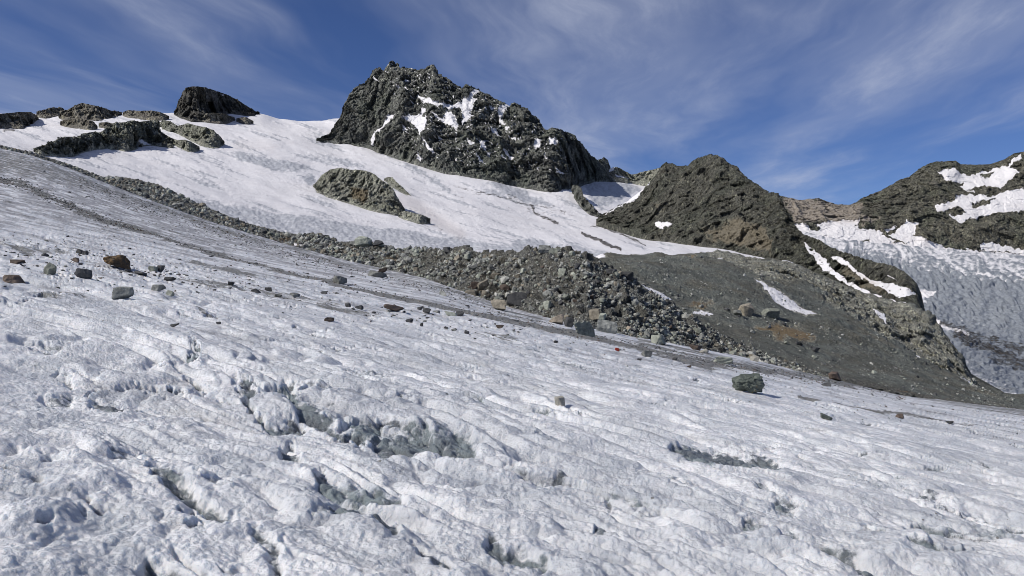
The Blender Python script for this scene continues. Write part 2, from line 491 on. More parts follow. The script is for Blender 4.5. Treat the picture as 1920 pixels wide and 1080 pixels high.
# traced pits, cracks and melt hollows: (points, half width px, depth m)
PITS = [([(455, 722), (470, 745), (482, 765), (505, 785), (560, 790)], 9, .20), ([(540, 730), (560, 760), (600, 785), (650, 800), (700, 800)], 12, .20),
        ([(720, 815), (780, 822), (840, 830), (880, 838)], 20, .26), ([(650, 795), (672, 815)], 10, .15), ([(300, 875), (350, 905), (385, 935), (420, 965)], 13, .16),
        ([(535, 820), (540, 845), (560, 855)], 10, .2), ([(605, 895), (640, 915), (690, 925), (740, 930)], 17, .2), ([(640, 945), (700, 970), (730, 995)], 12, .14),
        ([(485, 1000), (510, 1035), (530, 1080)], 14, .12), ([(780, 1030), (810, 1055), (850, 1085)], 9, .14), ([(920, 1020), (945, 1040), (1010, 1055)], 14, .16),
        ([(1280, 848), (1340, 858), (1400, 865), (1440, 872)], 17, .22), ([(1400, 990), (1440, 1000), (1480, 1015)], 13, .16), ([(1530, 1030), (1580, 1050), (1630, 1080)], 16, .14),
        ([(1180, 960), (1240, 968)], 10, .1), ([(175, 735), (200, 742), (225, 745)], 10, .14), ([(90, 740), (130, 730)], 10, .1), ([(225, 842), (280, 848)], 9, .12),
        ([(110, 692), (130, 702)], 8, .12), ([(360, 655), (372, 672), (365, 680)], 4, .15), ([(1450, 940), (1490, 955)], 9, .14), ([(1130, 935), (1140, 950)], 7, .12),
        ([(1780, 1000), (1840, 1000), (1880, 1005)], 10, .1), ([(590, 960), (650, 935)], 7, .1), ([(1600, 895), (1700, 925), (1760, 950), (1850, 975)], 7, .08),
        ([(660, 700), (720, 705)], 8, .1), ([(960, 880), (1010, 905), (1090, 900)], 8, .1), ([(1120, 1000), (1180, 1010)], 7, .1), ([(1690, 990), (1750, 1000)], 8, .1)]
pit = np.zeros(px.shape)
jx = fbm2(X_ / 0.30, Y_ / 0.4, 5, gain=.55) * 34; jy = fbm2(X_ / 0.30 + 30, Y_ / 0.4, 5, gain=.55) * 18
for pts, wd, dp in PITS:
    d, _ = polydist(px + jx, py + jy, pts)
    f = np.clip(1.5 - d / wd, 0, 1); f = f * f * (3 - 2 * f)
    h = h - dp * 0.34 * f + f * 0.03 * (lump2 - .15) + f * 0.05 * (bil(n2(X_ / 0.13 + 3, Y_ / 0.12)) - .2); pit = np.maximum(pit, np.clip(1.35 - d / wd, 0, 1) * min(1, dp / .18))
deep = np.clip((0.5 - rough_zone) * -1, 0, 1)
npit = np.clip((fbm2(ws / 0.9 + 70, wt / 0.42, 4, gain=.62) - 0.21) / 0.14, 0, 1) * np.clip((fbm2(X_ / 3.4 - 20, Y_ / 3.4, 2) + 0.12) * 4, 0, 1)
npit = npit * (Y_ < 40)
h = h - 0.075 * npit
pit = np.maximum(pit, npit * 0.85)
fadefar = np.clip(1.25 - Y_ / 48, 0.25, 1)
P[..., 2] += (h - 0.12) * fadefar
# a little forward lean so that mound fronts stand steep
P[..., 1] -= np.clip(h, -0.1, 0.3) * 0.25 * fadefar
# dirt bands, sprinkled grit, and cast shade painted in at upper left
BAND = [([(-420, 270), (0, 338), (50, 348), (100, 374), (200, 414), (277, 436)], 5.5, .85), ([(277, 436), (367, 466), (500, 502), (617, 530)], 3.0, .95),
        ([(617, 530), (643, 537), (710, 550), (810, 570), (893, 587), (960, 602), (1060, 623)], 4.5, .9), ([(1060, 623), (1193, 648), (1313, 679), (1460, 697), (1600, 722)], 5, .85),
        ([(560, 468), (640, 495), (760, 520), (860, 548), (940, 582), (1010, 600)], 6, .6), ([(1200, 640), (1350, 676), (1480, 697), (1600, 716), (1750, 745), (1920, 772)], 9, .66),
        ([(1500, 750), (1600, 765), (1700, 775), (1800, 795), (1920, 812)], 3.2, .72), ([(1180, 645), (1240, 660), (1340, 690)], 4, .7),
        ([(180, 352), (260, 378), (340, 402), (420, 432), (520, 462), (560, 470)], 5, .65), ([(0, 300), (80, 318), (170, 348)], 11, .62),  # last band: debris plus painted shade on the upper-left crest
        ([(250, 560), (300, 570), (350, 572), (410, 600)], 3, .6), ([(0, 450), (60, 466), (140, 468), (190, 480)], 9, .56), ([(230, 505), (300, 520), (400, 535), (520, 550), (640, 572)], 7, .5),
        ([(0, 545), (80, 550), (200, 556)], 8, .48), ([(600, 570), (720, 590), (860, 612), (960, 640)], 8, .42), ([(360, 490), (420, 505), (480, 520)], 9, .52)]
dirt = line_field(px + fbm2(X_ / 3, Y_ / 6, 3) * 14, py + fbm2(X_ / 4 + 9, Y_ / 9, 3) * 9, BAND)  # dirt bands, with the painted shade on the upper-left crest
UL_shade = poly_field(px, py, [[(-420, 200), (0, 276), (60, 290), (130, 314), (200, 342), (330, 392), (430, 428), (300, 402), (200, 366), (100, 345), (0, 326), (-420, 240)]], 10)  # shaded upper-left crest: cast shadow painted as dark tone, with some real debris
dirt = np.maximum(dirt, UL_shade * 0.62)  # mask now holds dirt and the painted shade
far = np.clip((Y_ - 14) / 60, 0, 1)
g1 = fbm2(ws / 9 + 11, wt / 1.6, 5, gain=0.65)
dirt = np.maximum(dirt, np.clip((g1 + 0.03) * 1.9, 0, 0.72) * far * np.clip((640 - py) / 200, 0.25, 1))
grey = np.clip(0.5 + fbm2(ws / 5 + 3, wt / 1.4 + 60, 4) * 1.2, 0, 1) * (0.48 + 0.62 * far) + 0.17 * far
glacier_mask = masks(px, pit, dirt, np.clip(fbm2(X_ / 2 + 5, Y_ / 2, 3) * 2, 0, 1), grey)  # dirt also carries the painted upper-left shade

def ice_mat():
    m = bpy.data.materials.new('weathered_glacier_ice'); m.use_nodes = True
    t = NT(m.node_tree)
    co = t.n('ShaderNodeTexCoord').outputs['Object']
    at = t.n('ShaderNodeAttribute', attribute_name='mask')
    sp = t.n('ShaderNodeSeparateColor'); t.put(sp.inputs[0], at.outputs['Color'])
    rot = t.n('ShaderNodeMapping', vector_type='TEXTURE'); t.put(rot.inputs[0], co)
    rot.inputs['Rotation'].default_value = (0, 0, math.radians(-37)); rot.inputs['Scale'].default_value = (5, 1, 1)
    fine = t.noise(co, 42, 4, 0.7); mid = t.noise(co, 9, 6, 0.65); big = t.noise(co, 1.3, 6, 0.6)
    st = t.noise(rot.outputs[0], 2.2, 8, 0.7); gritn = t.noise(rot.outputs[0], 14, 6, 0.8)
    c = t.mix(t.ramp(mid, 0.35, 0.7), (0.775, 0.78, 0.79), (0.57, 0.585, 0.62))
    c = t.mix(t.ramp(big, 0.44, 0.66, 0, 0.55), c, (0.37, 0.40, 0.44))
    c = t.mix(t.ramp(t.noise(rot.outputs[0], 0.55, 5, 0.6), 0.44, 0.62, 0, 0.5), c, (0.40, 0.42, 0.455))
    g = t.ramp(t.math('ADD', at.outputs['Alpha'], t.math('MULTIPLY', t.math('SUBTRACT', st, 0.5), 1.3)), 0.3, 0.95)
    c = t.mix(g, c, (0.28, 0.28, 0.29))
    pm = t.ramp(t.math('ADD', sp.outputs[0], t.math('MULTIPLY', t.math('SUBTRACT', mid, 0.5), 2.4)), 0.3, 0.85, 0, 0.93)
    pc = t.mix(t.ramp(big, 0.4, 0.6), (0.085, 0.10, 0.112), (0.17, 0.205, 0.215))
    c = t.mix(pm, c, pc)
    rot2 = t.n('ShaderNodeMapping', vector_type='TEXTURE'); t.put(rot2.inputs[0], co)
    rot2.inputs['Rotation'].default_value = (0, 0, math.radians(-37)); rot2.inputs['Scale'].default_value = (12, 1, 1)
    coarse = t.math('ADD', t.math('MULTIPLY', t.noise(rot.outputs[0], 1.1, 9, 0.72), 0.45), t.math('MULTIPLY', t.noise(rot2.outputs[0], 0.8, 9, 0.72), 0.55))
    dj = t.math('ADD', t.math('MULTIPLY', t.math('SUBTRACT', coarse, 0.5), 3.4), t.math('SUBTRACT', gritn, 0.5))
    dj0 = t.math('ADD', t.math('MULTIPLY', t.math('SUBTRACT', gritn, 0.5), 2.1), t.math('MULTIPLY', t.math('SUBTRACT', fine, 0.5), 0.3))
    fl = t.math('MAXIMUM', t.noise(rot.outputs[0], 5.5, 7, 0.75), t.math('ADD', t.noise(rot2.outputs[0], 2.6, 7, 0.75), 0.01))
    c = t.mix(t.math('MULTIPLY', t.ramp(fl, 0.57, 0.63), t.ramp(at.outputs['Alpha'], 0.2, 0.9, 0.2, 0.95)), c, (0.13, 0.13, 0.135))
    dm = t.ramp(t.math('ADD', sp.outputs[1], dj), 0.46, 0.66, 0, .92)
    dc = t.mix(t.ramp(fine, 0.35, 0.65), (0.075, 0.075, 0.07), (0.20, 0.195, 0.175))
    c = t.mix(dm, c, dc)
    # isolated specks of grit
    vo = t.n('ShaderNodeTexVoronoi'); t.put(vo.inputs['Vector'], co); vo.inputs['Scale'].default_value = 6
    spk = t.math('MULTIPLY', t.math('LESS_THAN', vo.outputs['Distance'], t.math('MULTIPLY', t.ramp(big, 0.48, 0.7), 0.13)), 0.8)
    c = t.mix(spk, c, (0.13, 0.12, 0.105))
    h = t.math('ADD', t.math('MULTIPLY', mid, 1.6), t.math('MULTIPLY', fine, 0.35))
    b = t.n('ShaderNodeBump'); b.inputs['Strength'].default_value = 0.9; b.inputs['Distance'].default_value = 0.05
    t.put(b.inputs['Height'], h)
    rough = t.math('SUBTRACT', 0.62, t.math('MULTIPLY', pm, 0.25))
    p = principled(t, c, rough, b.outputs[0], 0.45)
    p.inputs['Subsurface Weight'].default_value = 0.6
    p.inputs['Subsurface Radius'].default_value = (0.6, 0.8, 1.0)
    p.inputs['Subsurface Scale'].default_value = 0.07
    return m
M_ice = ice_mat()
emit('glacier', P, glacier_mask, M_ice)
GP, GPX, GPY = P, px, py

# ================================================================== 2 the moraine
MC = [(-420, 176), (0, 272), (60, 286), (130, 308), (190, 331), (240, 333), (270, 340), (300, 347), (350, 371), (400, 393), (430, 406), (470, 421), (520, 433), (560, 440), (600, 437),
      (640, 455), (670, 452), (715, 458), (740, 466), (800, 467), (840, 468), (870, 470), (940, 477), (990, 470), (1020, 462), (1050, 463), (1100, 478),
      (1130, 497), (1180, 516), (1200, 535), (1240, 562), (1300, 597), (1350, 625), (1400, 648), (1450, 668), (1520, 692), (1640, 722), (1750, 746), (1920, 772), (2200, 805)]
MF = [(-420, 190), (0, 281), (60, 296), (130, 320), (190, 349), (300, 387), (400, 423), (500, 452), (540, 468), (640, 494), (700, 512), (800, 532), (870, 553), (930, 582), (1010, 600),
      (1090, 624), (1150, 632), (1230, 648), (1350, 676), (1450, 694), (1560, 714), (1640, 727), (1750, 750), (1920, 776), (2200, 809)]
def ground_Y(pxq):
    return np.interp(pxq, CR[:, 0], CR[:, 2])
foot = [(a, b + 3, ground_Y(a) * (0.985 if a < 800 else 0.97)) for a, b in MF]
crest = [(a, b, ground_Y(a) * 1.22 + (0 if a < 1250 else (a - 1250) * 0.01)) for a, b in MC]
px, py, Y, v = sheet([foot, crest], -420, 2200, 1.5, 0.8, 0, 2, (0.35, 0.9, 16))
mid = np.clip(np.minimum(v, 1), 0, 1)
P = to_world(px, py, Y)
thick = np.abs(np.interp(px[0], [a for a, b in MC], [b for a, b in MC]) - np.interp(px[0], [a for a, b in MF], [b for a, b in MF]))
am = np.clip(thick / 60, 0.1, 1)[None] * np.clip(mid * 3, 0.1, 1)
n = normals(P); n *= np.sign(n[..., 2:3] + 1e-9)
c1, _ = cell3(P, 1.0); c2, _ = cell3(P, 0.42, 9)
d = 0.6 * am * (ridged3(P, 9, 3) - 0.4) + 0.3 * c1 * (0.3 + am) + 0.16 * c2
P = P + n * d[..., None]
rock_moraine = ((0.13, 0.13, 0.122), (0.22, 0.22, 0.203), (0.16, 0.155, 0.135))
M_mor = terrain_mat('moraine_rubble', 0.03, rock_moraine, brown=(0.16, 0.115, 0.075), bump=1.4)
smm = line_field(px, py, [([(530, 458), (600, 462), (640, 465)], 2.2, 1.0)])
emit('moraine', P, masks(px, smm, 0, np.clip(fbm2(P[..., 0] / 6, P[..., 1] / 6, 3) * 1.2, 0, 0.6), 0), M_mor)
MP, MPX, MPY = P, px, py

# ================================================================== 3 the grey debris mound with its rocky rib
c3 = z3((190, 562), (260, 552), (330, 545), (480, 525), (620, 514), (700, 520), (800, 545), (880, 545), (960, 566), (1020, 588), (1080, 620), (1150, 650), (1200, 668), (1250, 690), (1330, 722),
        (1440, 757), (1520, 790), (1560, 828), (1600, 870), (1640, 925), (1680, 990), (1700, 1030), (1725, 1062))
c3 = [(1000, 520), (1125, 494)] + c3 + [(1880, 742), (1960, 748), (2300, 770)]
f3 = [(1000, 640), (1200, 660), (1400, 700), (1600, 735), (1700, 756), (1800, 775), (1920, 790), (2300, 830)]
m3 = [(1000, 560), (1130, 520), (1200, 530), (1260, 560), (1350, 590), (1450, 612), (1560, 640), (1650, 672), (1750, 705), (1850, 742), (1960, 765), (2300, 795)]
u3 = [(1000, 535), (1130, 503), (1250, 500), (1350, 510), (1450, 530), (1560, 580), (1650, 625), (1750, 680), (1820, 718), (1870, 742), (1960, 758), (2300, 782)]
def wy(pts, f): return [(a, b, f(a)) for a, b in pts]
px, py, Y, v = sheet([wy(f3, lambda a: np.interp(a, [1000, 1500, 2300], [66, 70, 74])), wy(m3, lambda a: np.interp(a, [1000, 1400, 1850, 2300], [112, 104, 104, 98])),
                      wy(u3, lambda a: np.interp(a, [1000, 1400, 1850, 2300], [150, 142, 128, 118])), wy(c3, lambda a: np.interp(a, [1000, 1300, 1500, 1850, 2300], [180, 190, 175, 140, 130]))],
                     1000, 2300, 1.3, 1.1, 6, 0.5, (0.25, 0.8, 14))
P = to_world(px, py, Y)
RIB = z3((620, 518), (700, 520), (800, 545), (960, 566), (1080, 620), (1250, 690), (1440, 757), (1560, 828), (1640, 925), (1700, 1030), (1725, 1062), (1640, 1040), (1500, 985), (1440, 940), (1360, 900),
         (1300, 860), (1230, 800), (1150, 760), (1080, 700), (1000, 650), (900, 620), (760, 590), (700, 560))
bed = poly_field(px + fbm2(px / 30, py / 30, 3) * 20, py + fbm2(px / 30 + 9, py / 30, 3) * 14, [RIB], 8)
SN3 = [z3((808, 640), (860, 662), (940, 700), (1030, 752), (1078, 794), (1030, 787), (950, 742), (880, 692)), z3((1300, 758), (1350, 788), (1358, 828), (1325, 802)),
       z3((1365, 895), (1440, 920), (1510, 975), (1480, 968), (1400, 932)), z3((150, 545), (240, 585), (325, 600), (300, 612), (230, 605), (170, 590)),
       z3((335, 652), (400, 688), (482, 733), (470, 745), (390, 705)), z3((560, 788), (640, 805), (640, 815), (560, 798)), z3((930, 548), (978, 560), (978, 574), (932, 560)),
       z3((650, 545), (690, 550), (670, 560)), z3((1630, 1040), (1700, 1055), (1720, 1080), (1650, 1060))]
snow = poly_field(px + fbm2(px / 9, py / 9, 2) * 3, py + fbm2(px / 9 + 5, py / 9, 2) * 2, SN3, 3)
STAIN = [z3((820, 830), (900, 820), (1000, 840), (1060, 870), (1040, 900), (900, 905), (850, 880)), z3((500, 545), (590, 550), (560, 570), (480, 565)), z3((560, 720), (650, 740), (600, 770), (540, 740))]
stain = poly_field(px + fbm2(px / 22, py / 22, 3) * 16, py + fbm2(px / 22 + 5, py / 22, 3) * 10, STAIN, 12)
rk = np.clip(bed * 1.4 - 0.2, 0, 1)
ribs3 = [(z3((960, 570), (1010, 640), (1060, 680), (1120, 700)), 16, .5), (z3((1080, 620), (1130, 690), (1180, 760)), 16, .55), (z3((1180, 670), (1240, 750), (1290, 830)), 16, .5),
         (z3((1300, 715), (1350, 800), (1370, 870)), 20, .6), (z3((1440, 757), (1480, 850), (1560, 950), (1590, 1010)), 26, .7), (z3((1560, 828), (1630, 930), (1690, 1040)), 22, .5),
         (z3((850, 560), (900, 620), (980, 690), (1070, 760), (1180, 830), (1300, 930)), 14, .35)]
Pr = rockify(P, px, py, 0.09, snow, 1.25, 46, ribs3, 0.6, 6, stretch=(1, .8, .6))
n = normals(P); n *= np.sign(n[..., 2:3] + 1e-9)
sm = fbm2(P[..., 0] / 34, P[..., 1] / 34, 4) * 3.2 + ridged3(P, 20, 4) * 0.9 + fbm2(P[..., 0] / 5, P[..., 1] / 5, 3) * 0.35 + cell3(P, 0.9)[0] * 0.12
Pg = P + n * (sm * np.clip(v, 0.0, 1))[..., None]
P = Pg * (1 - rk[..., None]) + Pr * rk[..., None]
M_mound = terrain_mat('grey_debris_and_bedrock', 0.10, ((0.20, 0.20, 0.175), (0.38, 0.38, 0.33), (0.24, 0.235, 0.195)), brown=(0.165, 0.125, 0.075), gravel=(0.145, 0.155, 0.138), bump=0.9)
emit('debris_slope', P, masks(px, snow, np.clip(1.0 - 3 * snow, 0, 1) * np.clip(1 - bed * 1.15, 0, 1) * (1 - np.clip(stain * 1.1, 0, 1)), stain * .95, 0), M_mound)
DP, DPX, DPY = P, px, py

# ================================================================== 4 the snowfield above the moraine
u0 = [(-420, 260, 240), (0, 330, 240), (190, 370, 225), (400, 440, 195), (640, 500, 150), (900, 520, 112), (1100, 560, 100), (1200, 600, 96), (1500, 640, 170)]
u1 = [(-420, 240, 330), (0, 292, 330), (190, 345, 300), (400, 402, 280), (640, 448, 240), (900, 474, 215), (1100, 482, 205), (1180, 500, 190), (1400, 520, 260), (1500, 530, 300)]
u2 = [(-420, 225, 520), (0, 262, 520), (200, 305, 500), (300, 330, 480), (400, 352, 470), (500, 376, 450), (600, 398, 430), (700, 416, 410), (830, 436, 385), (1000, 455, 370), (1100, 462, 360), (1200, 470, 350), (1360, 480, 370), (1500, 500, 400)]
u3_ = [(-420, 215, 760), (0, 240, 760), (200, 255, 760), (300, 272, 740), (400, 285, 720), (500, 300, 700), (600, 325, 680), (700, 348, 660), (800, 372, 640), (900, 390, 610), (1000, 412, 600), (1100, 425, 600), (1200, 445, 560), (1360, 466, 480), (1500, 480, 480)]
u4 = [(-420, 200, 1000), (0, 218, 1000), (200, 216, 1000), (330, 216, 1020), (420, 232, 1000), (500, 244, 980), (600, 262, 960), (650, 272, 930), (700, 285, 900), (800, 303, 880), (900, 325, 870), (1000, 345, 850),
      (1080, 350, 850), (1160, 380, 800), (1220, 410, 760), (1360, 460, 640), (1500, 470, 600)]
u5 = [(-420, 190, 1150), (0, 213, 1100), (200, 213, 1100), (330, 210, 1150), (410, 207, 1200), (440, 209, 1250), (490, 214, 1300), (520, 224, 1350), (560, 228, 1350), (600, 226, 1320), (640, 221, 1300), (700, 225, 1300),
      (900, 320, 1100), (1060, 345, 1050), (1090, 335, 1100), (1120, 330, 1150), (1160, 332, 1150), (1200, 338, 1150), (1230, 338, 1150), (1260, 370, 1000), (1360, 455, 800), (1500, 468, 700)]
px, py, Y, v = sheet([u0, u1, u2, u3_, u4, u5], -420, 1500, 1.7, 1.3, 22, 6, (0.3, 0.5, 12))
P = to_world(px, py, Y)
n = normals(P); n *= np.sign(n[..., 2:3] + 1e-9)
X_, Y_ = P[..., 0], P[..., 1]
wv = fbm2(px / 120, py / 60, 3) * 30
CREV = [(z2((870, 770), (960, 795), (1100, 830), (1220, 860), (1300, 880), (1400, 900), (1500, 925)), 3.0, .75), (z2((920, 810), (1050, 820), (1180, 850), (1260, 885)), 2.2, .7),
        (z2((1310, 885), (1330, 925), (1390, 955), (1460, 985)), 3.4, .9), (z2((1180, 830), (1250, 870), (1300, 900)), 6, .75), (z2((1040, 715), (1080, 750), (1140, 790)), 8, .62), (z2((1600, 1040), (1650, 1065), (1700, 1085)), 2.5, .95),
        (z2((1720, 1020), (1800, 1045), (1900, 1080)), 2.5, .9), (z2((1640, 1010), (1700, 1010)), 2, .8), (z3((110, 450), (180, 485), (270, 520)), 3.5, 1.0), (z3((240, 445), (330, 480), (370, 500)), 2.5, .9), (z3((200, 420), (300, 450)), 2, .8),
        (z2((1180, 900), (1300, 920), (1500, 935)), 2, .7), (z2((880, 830), (930, 845)), 2.5, .8), (z2((790, 826), (825, 832)), 1.5, .8), (z2((650, 798), (680, 798)), 1.5, .7),
        (z2((480, 600), (560, 612), (600, 640)), 2, .9), (z2((1330, 860), (1450, 890)), 2, .7), (z2((1420, 910), (1560, 950)), 2, .7), (z1((1290, 300), (1380, 320), (1600, 360)), 2.0, .55), (z1((20, 340), (80, 340)), 3, .9),
        (z2((590, 820), (640, 850), (690, 860)), 2, .5), (z2((620, 920), (700, 960), (800, 1020)), 5, .7), (z2((1840, 1020), (1920, 1060)), 3, .7)]
gr = line_field(px + fbm2(px / 12, py / 7, 2) * 3, py + fbm2(px / 12 + 3, py / 7, 2) * 3, CREV)
ICEZ = [z1((1290, 460), (1400, 470), (1520, 500), (1700, 530), (1790, 560), (1640, 580), (1540, 575), (1420, 530), (1330, 500)), z2((100, 595), (200, 610), (330, 650), (370, 680), (250, 660), (160, 625)),
        z2((560, 655), (640, 660), (760, 720), (860, 790), (880, 830), (780, 780), (700, 720)), z2((1150, 745), (1480, 900), (1280, 880), (1050, 770)), z2((1600, 780), (1720, 740), (1860, 760), (1900, 800), (1820, 850), (1720, 900), (1700, 920), (1650, 860)),
        z5((1160, 150), (1300, 140), (1420, 165), (1560, 200), (1640, 240), (1500, 215), (1250, 190)), z2((10, 730), (60, 710), (110, 720), (90, 770), (60, 790)),
        z3((0, 460), (100, 500), (220, 540), (180, 555), (60, 510))]
ice = poly_field(px + fbm2(px / 14, py / 8, 3) * 12, py + fbm2(px / 14 + 5, py / 8, 3) * 8, ICEZ, 6)
# the rougher bare strip next to the moraine
low = np.interp(px, [-420, 0, 190, 330, 560, 830, 960, 1180, 1500], [250, 292, 334, 358, 398, 434, 452, 470, 520]) + fbm2(px / 60, py / 30, 2) * 8
strip = np.clip((py - low) / 12, 0, 1)
lf = np.clip(0.75 * strip + fbm2(px / 26, (py - px * 0.22) / 3.2, 4) * 0.55 * strip, 0, 0.8)
ice = np.maximum(ice * 0.9, lf)
ice = np.maximum(ice, np.clip(fbm2(px / 110 + 3, (py - px * 0.33) / 9, 5, gain=.62) * 1.9 + 0.06, 0, 0.6))
gr = np.maximum(gr, np.clip(fbm2(px / 22, (py - px * .2) / 1.8, 3) * 1.6 - 0.12, 0, .62) * strip)
pinkv = np.clip(line_field(px + wv * .3, py, [(z1((1340, 420), (1450, 420), (1520, 440)), 11, .35), (z1((560, 470), (640, 490)), 5, .4), (z2((600, 850), (740, 930), (860, 1010), (900, 1040)), 13, .6), (z2((700, 620), (800, 660)), 8, .3)]), 0, 1)
fr = np.clip((v - 0.3), 0, 1)
d = fbm2(px / 130 + 4, (py - px * 0.3) / 30, 3) * 0.0035 * Y_ + fbm2(px / 60, (py - px * 0.25) / 18, 4) * 0.0015 * Y_ * (0.4 + 1.0 * ice) + fbm2(px / 9, (py - px * 0.3) / 3, 3) * 0.0014 * Y_ * np.clip(ice * 1.6, 0.04, 1)
P = P + n * d[..., None]
M_snow = terrain_mat('upper_snowfield', 0.42, ((0.10, 0.10, 0.09), (0.16, 0.16, 0.145), (0.12, 0.11, 0.09)), snow=(0.70, 0.69, 0.705), ice=(0.35, 0.36, 0.385), gravel=(0.11, 0.105, 0.10), bump=0.5)
emit('snowfield', P, masks(px, 1.0, gr * 0.58, pinkv * .7, ice), M_snow)
SP, SPX, SPY = P, px, py
def snow_Y(qx, qy, py=py, Y=Y):
    i = int(np.clip(round((qx - SPX[0, 0]) / (SPX[0, 1] - SPX[0, 0])), 0, SPX.shape[1] - 1))
    c = py[:-12, i]
    return float(np.interp(-qy, np.maximum.accumulate(-c), Y[:-12, i]))

# ================================================================== 5 the high dark peak
crest5 = z2((100, 512), (150, 497), (172, 488), (190, 450), (220, 400), (245, 360), (258, 310), (300, 250), (326, 215), (350, 200), (370, 198), (395, 178), (418, 130), (450, 115), (480, 126), (500, 95), (528, 80), (556, 92),
            (575, 112), (600, 118), (640, 112), (670, 122), (700, 118), (722, 108), (748, 97), (768, 110), (785, 143), (830, 168), (880, 200), (925, 222), (942, 210), (960, 226), (1012, 236), (1060, 255), (1100, 275), (1150, 306),
            (1186, 332), (1212, 318), (1250, 336), (1285, 340), (1300, 375), (1350, 408), (1388, 460), (1430, 454), (1480, 460), (1540, 490), (1590, 540), (1640, 600), (1686, 632), (1716, 614), (1740, 630), (1762, 690), (1790, 722), (1850, 735))
bot5 = z2((100, 522), (150, 512), (190, 508), (240, 538), (270, 545), (400, 535), (420, 555), (440, 590), (500, 610), (570, 600), (610, 650), (640, 640), (700, 650), (760, 675), (820, 695), (880, 705), (900, 695), (950, 712),
          (1000, 730), (1060, 722), (1100, 735), (1150, 755), (1230, 750), (1280, 778), (1310, 758), (1340, 780), (1380, 792), (1440, 812), (1500, 797), (1540, 782), (1600, 755), (1700, 735), (1850, 745))
b5 = [(a, b + 3, min(1150, snow_Y(a, b + 3) * 0.985)) for a, b in bot5]
xs5 = np.arange(593, 1178); ys5 = gsmooth(np.interp(xs5, [p[0] for p in b5], [p[2] for p in b5]), 14)
b5 = [(a, b, float(np.interp(a, xs5, ys5))) for a, b, _ in b5]
def midcurve(lo, hi, f, yf):
    xs = np.linspace(lo[0][0], lo[-1][0], 60)
    a = np.interp(xs, [p[0] for p in lo], [p[1] for p in lo]); b = np.interp(xs, [p[0] for p in hi], [p[1] for p in hi])
    ya = np.interp(xs, [p[0] for p in lo], [p[2] for p in lo])
    return [(x, u * (1 - f) + w_ * f, y + yf) for x, u, w_, y in zip(xs, a, b, ya)]
t5 = [(a, b, float(np.interp(a, [p[0] for p in b5], [p[2] for p in b5])) + float(np.interp(a, [590, 640, 740, 900, 1100, 1180], [15, 80, 135, 120, 70, 15]))) for a, b in crest5]
q5 = [(x, y, d0) for x, y, d0 in midcurve(b5, t5, 0.5, 0)]
q5 = [(x, y, d0 + 0.42 * (float(np.interp(x, [p[0] for p in t5], [p[2] for p in t5])) - d0)) for x, y, d0 in q5]
px, py, Y, v = sheet([b5, q5, t5], 593, 1177, 0.9, 0.8, 8, 0.4, (0.28, 0.9, 20))
P = to_world(px, py, Y)
SN5 = [z2((990, 240), (1016, 237), (1000, 262), (985, 285), (995, 300), (962, 330), (988, 345), (962, 375), (978, 385), (925, 437), (916, 420), (930, 380), (910, 345), (925, 300), (955, 280)),
       z2((700, 343), (716, 350), (700, 372), (690, 390), (728, 412), (703, 482), (685, 487), (660, 440), (598, 403), (640, 386), (680, 372)),
       z2((742, 363), (780, 385), (822, 402), (828, 358), (862, 380), (888, 420), (893, 468), (850, 437), (800, 412)), z2((655, 262), (720, 286), (780, 314), (850, 322), (912, 318), (912, 342), (850, 347), (780, 337), (700, 302)),
       z2((505, 388), (542, 383), (522, 412), (472, 458), (490, 410)), z2((1128, 324), (1187, 328), (1152, 366), (1137, 400), (1162, 442), (1130, 422), (1123, 350)), z2((1016, 533), (1047, 533), (1047, 572), (1023, 577)),
       z2((1082, 448), (1107, 468), (1133, 508), (1115, 508), (1088, 472)), z2((1402, 523), (1442, 523), (1442, 573), (1418, 557)), z2((1345, 523), (1362, 545), (1346, 588), (1326, 566)), z2((948, 528), (984, 548), (970, 558)),
       z2((698, 518), (732, 548), (768, 602), (738, 582)), z2((998, 598), (1034, 642), (1013, 637)), z2((1158, 578), (1213, 620), (1190, 628), (1158, 597)), z2((1133, 603), (1168, 637), (1148, 638)), z2((778, 488), (808, 512), (788, 514)),
       z2((430, 163), (452, 187), (433, 187)), z2((588, 438), (614, 457), (593, 462)), z2((1000, 475), (1015, 478), (1005, 486)), z2((970, 450), (940, 458), (950, 450)), z2((640, 395), (700, 400), (660, 410)),
       z2((1060, 595), (1078, 600), (1070, 618)), z2((1160, 455), (1178, 460), (1168, 472)), z2((590, 235), (622, 245), (615, 255)), z2((548, 222), (580, 240), (560, 242)), z2((600, 175), (622, 190), (606, 195)),
       z2((1070, 330), (1110, 345), (1090, 352)), z2((1040, 790), (1060, 760), (1030, 730)), z2((665, 600), (700, 630), (690, 640), (670, 625)), z2((1450, 700), (1475, 705), (1470, 715)), z2((1380, 600), (1400, 640), (1390, 640)),
       z2((1195, 510), (1220, 520), (1205, 526)), z2((1760, 660), (1775, 665), (1770, 685), (1750, 690)), z2((470, 455), (440, 500), (415, 545), (405, 540), (440, 480))]
wx = fbm2(px / 9, py / 9, 3) * 6; wyy = fbm2(px / 9 + 7, py / 9, 3) * 5
snow = poly_field(px + wx, py + wyy, SN5, 2.5)
fleck_zone = poly_field(px, py, [z2((500, 100), (620, 120), (900, 250), (1060, 300), (1200, 400), (1100, 480), (900, 330), (700, 330), (560, 260)), z2((560, 400), (900, 420), (1250, 450), (1450, 520), (1500, 700), (1200, 660), (900, 640), (650, 560))], 20)
fl = n2(px / 5.5 + 3, (py - px * 0.5) / 2.6)
fl = np.where(fl > 0.46, 0.44 + (fl - 0.46) * 3, 0) * (fleck_zone > 0.3) * (v < 2)
snow = np.clip(np.maximum(np.where(snow > 0, snow + .15, 0), fl), 0, 1)
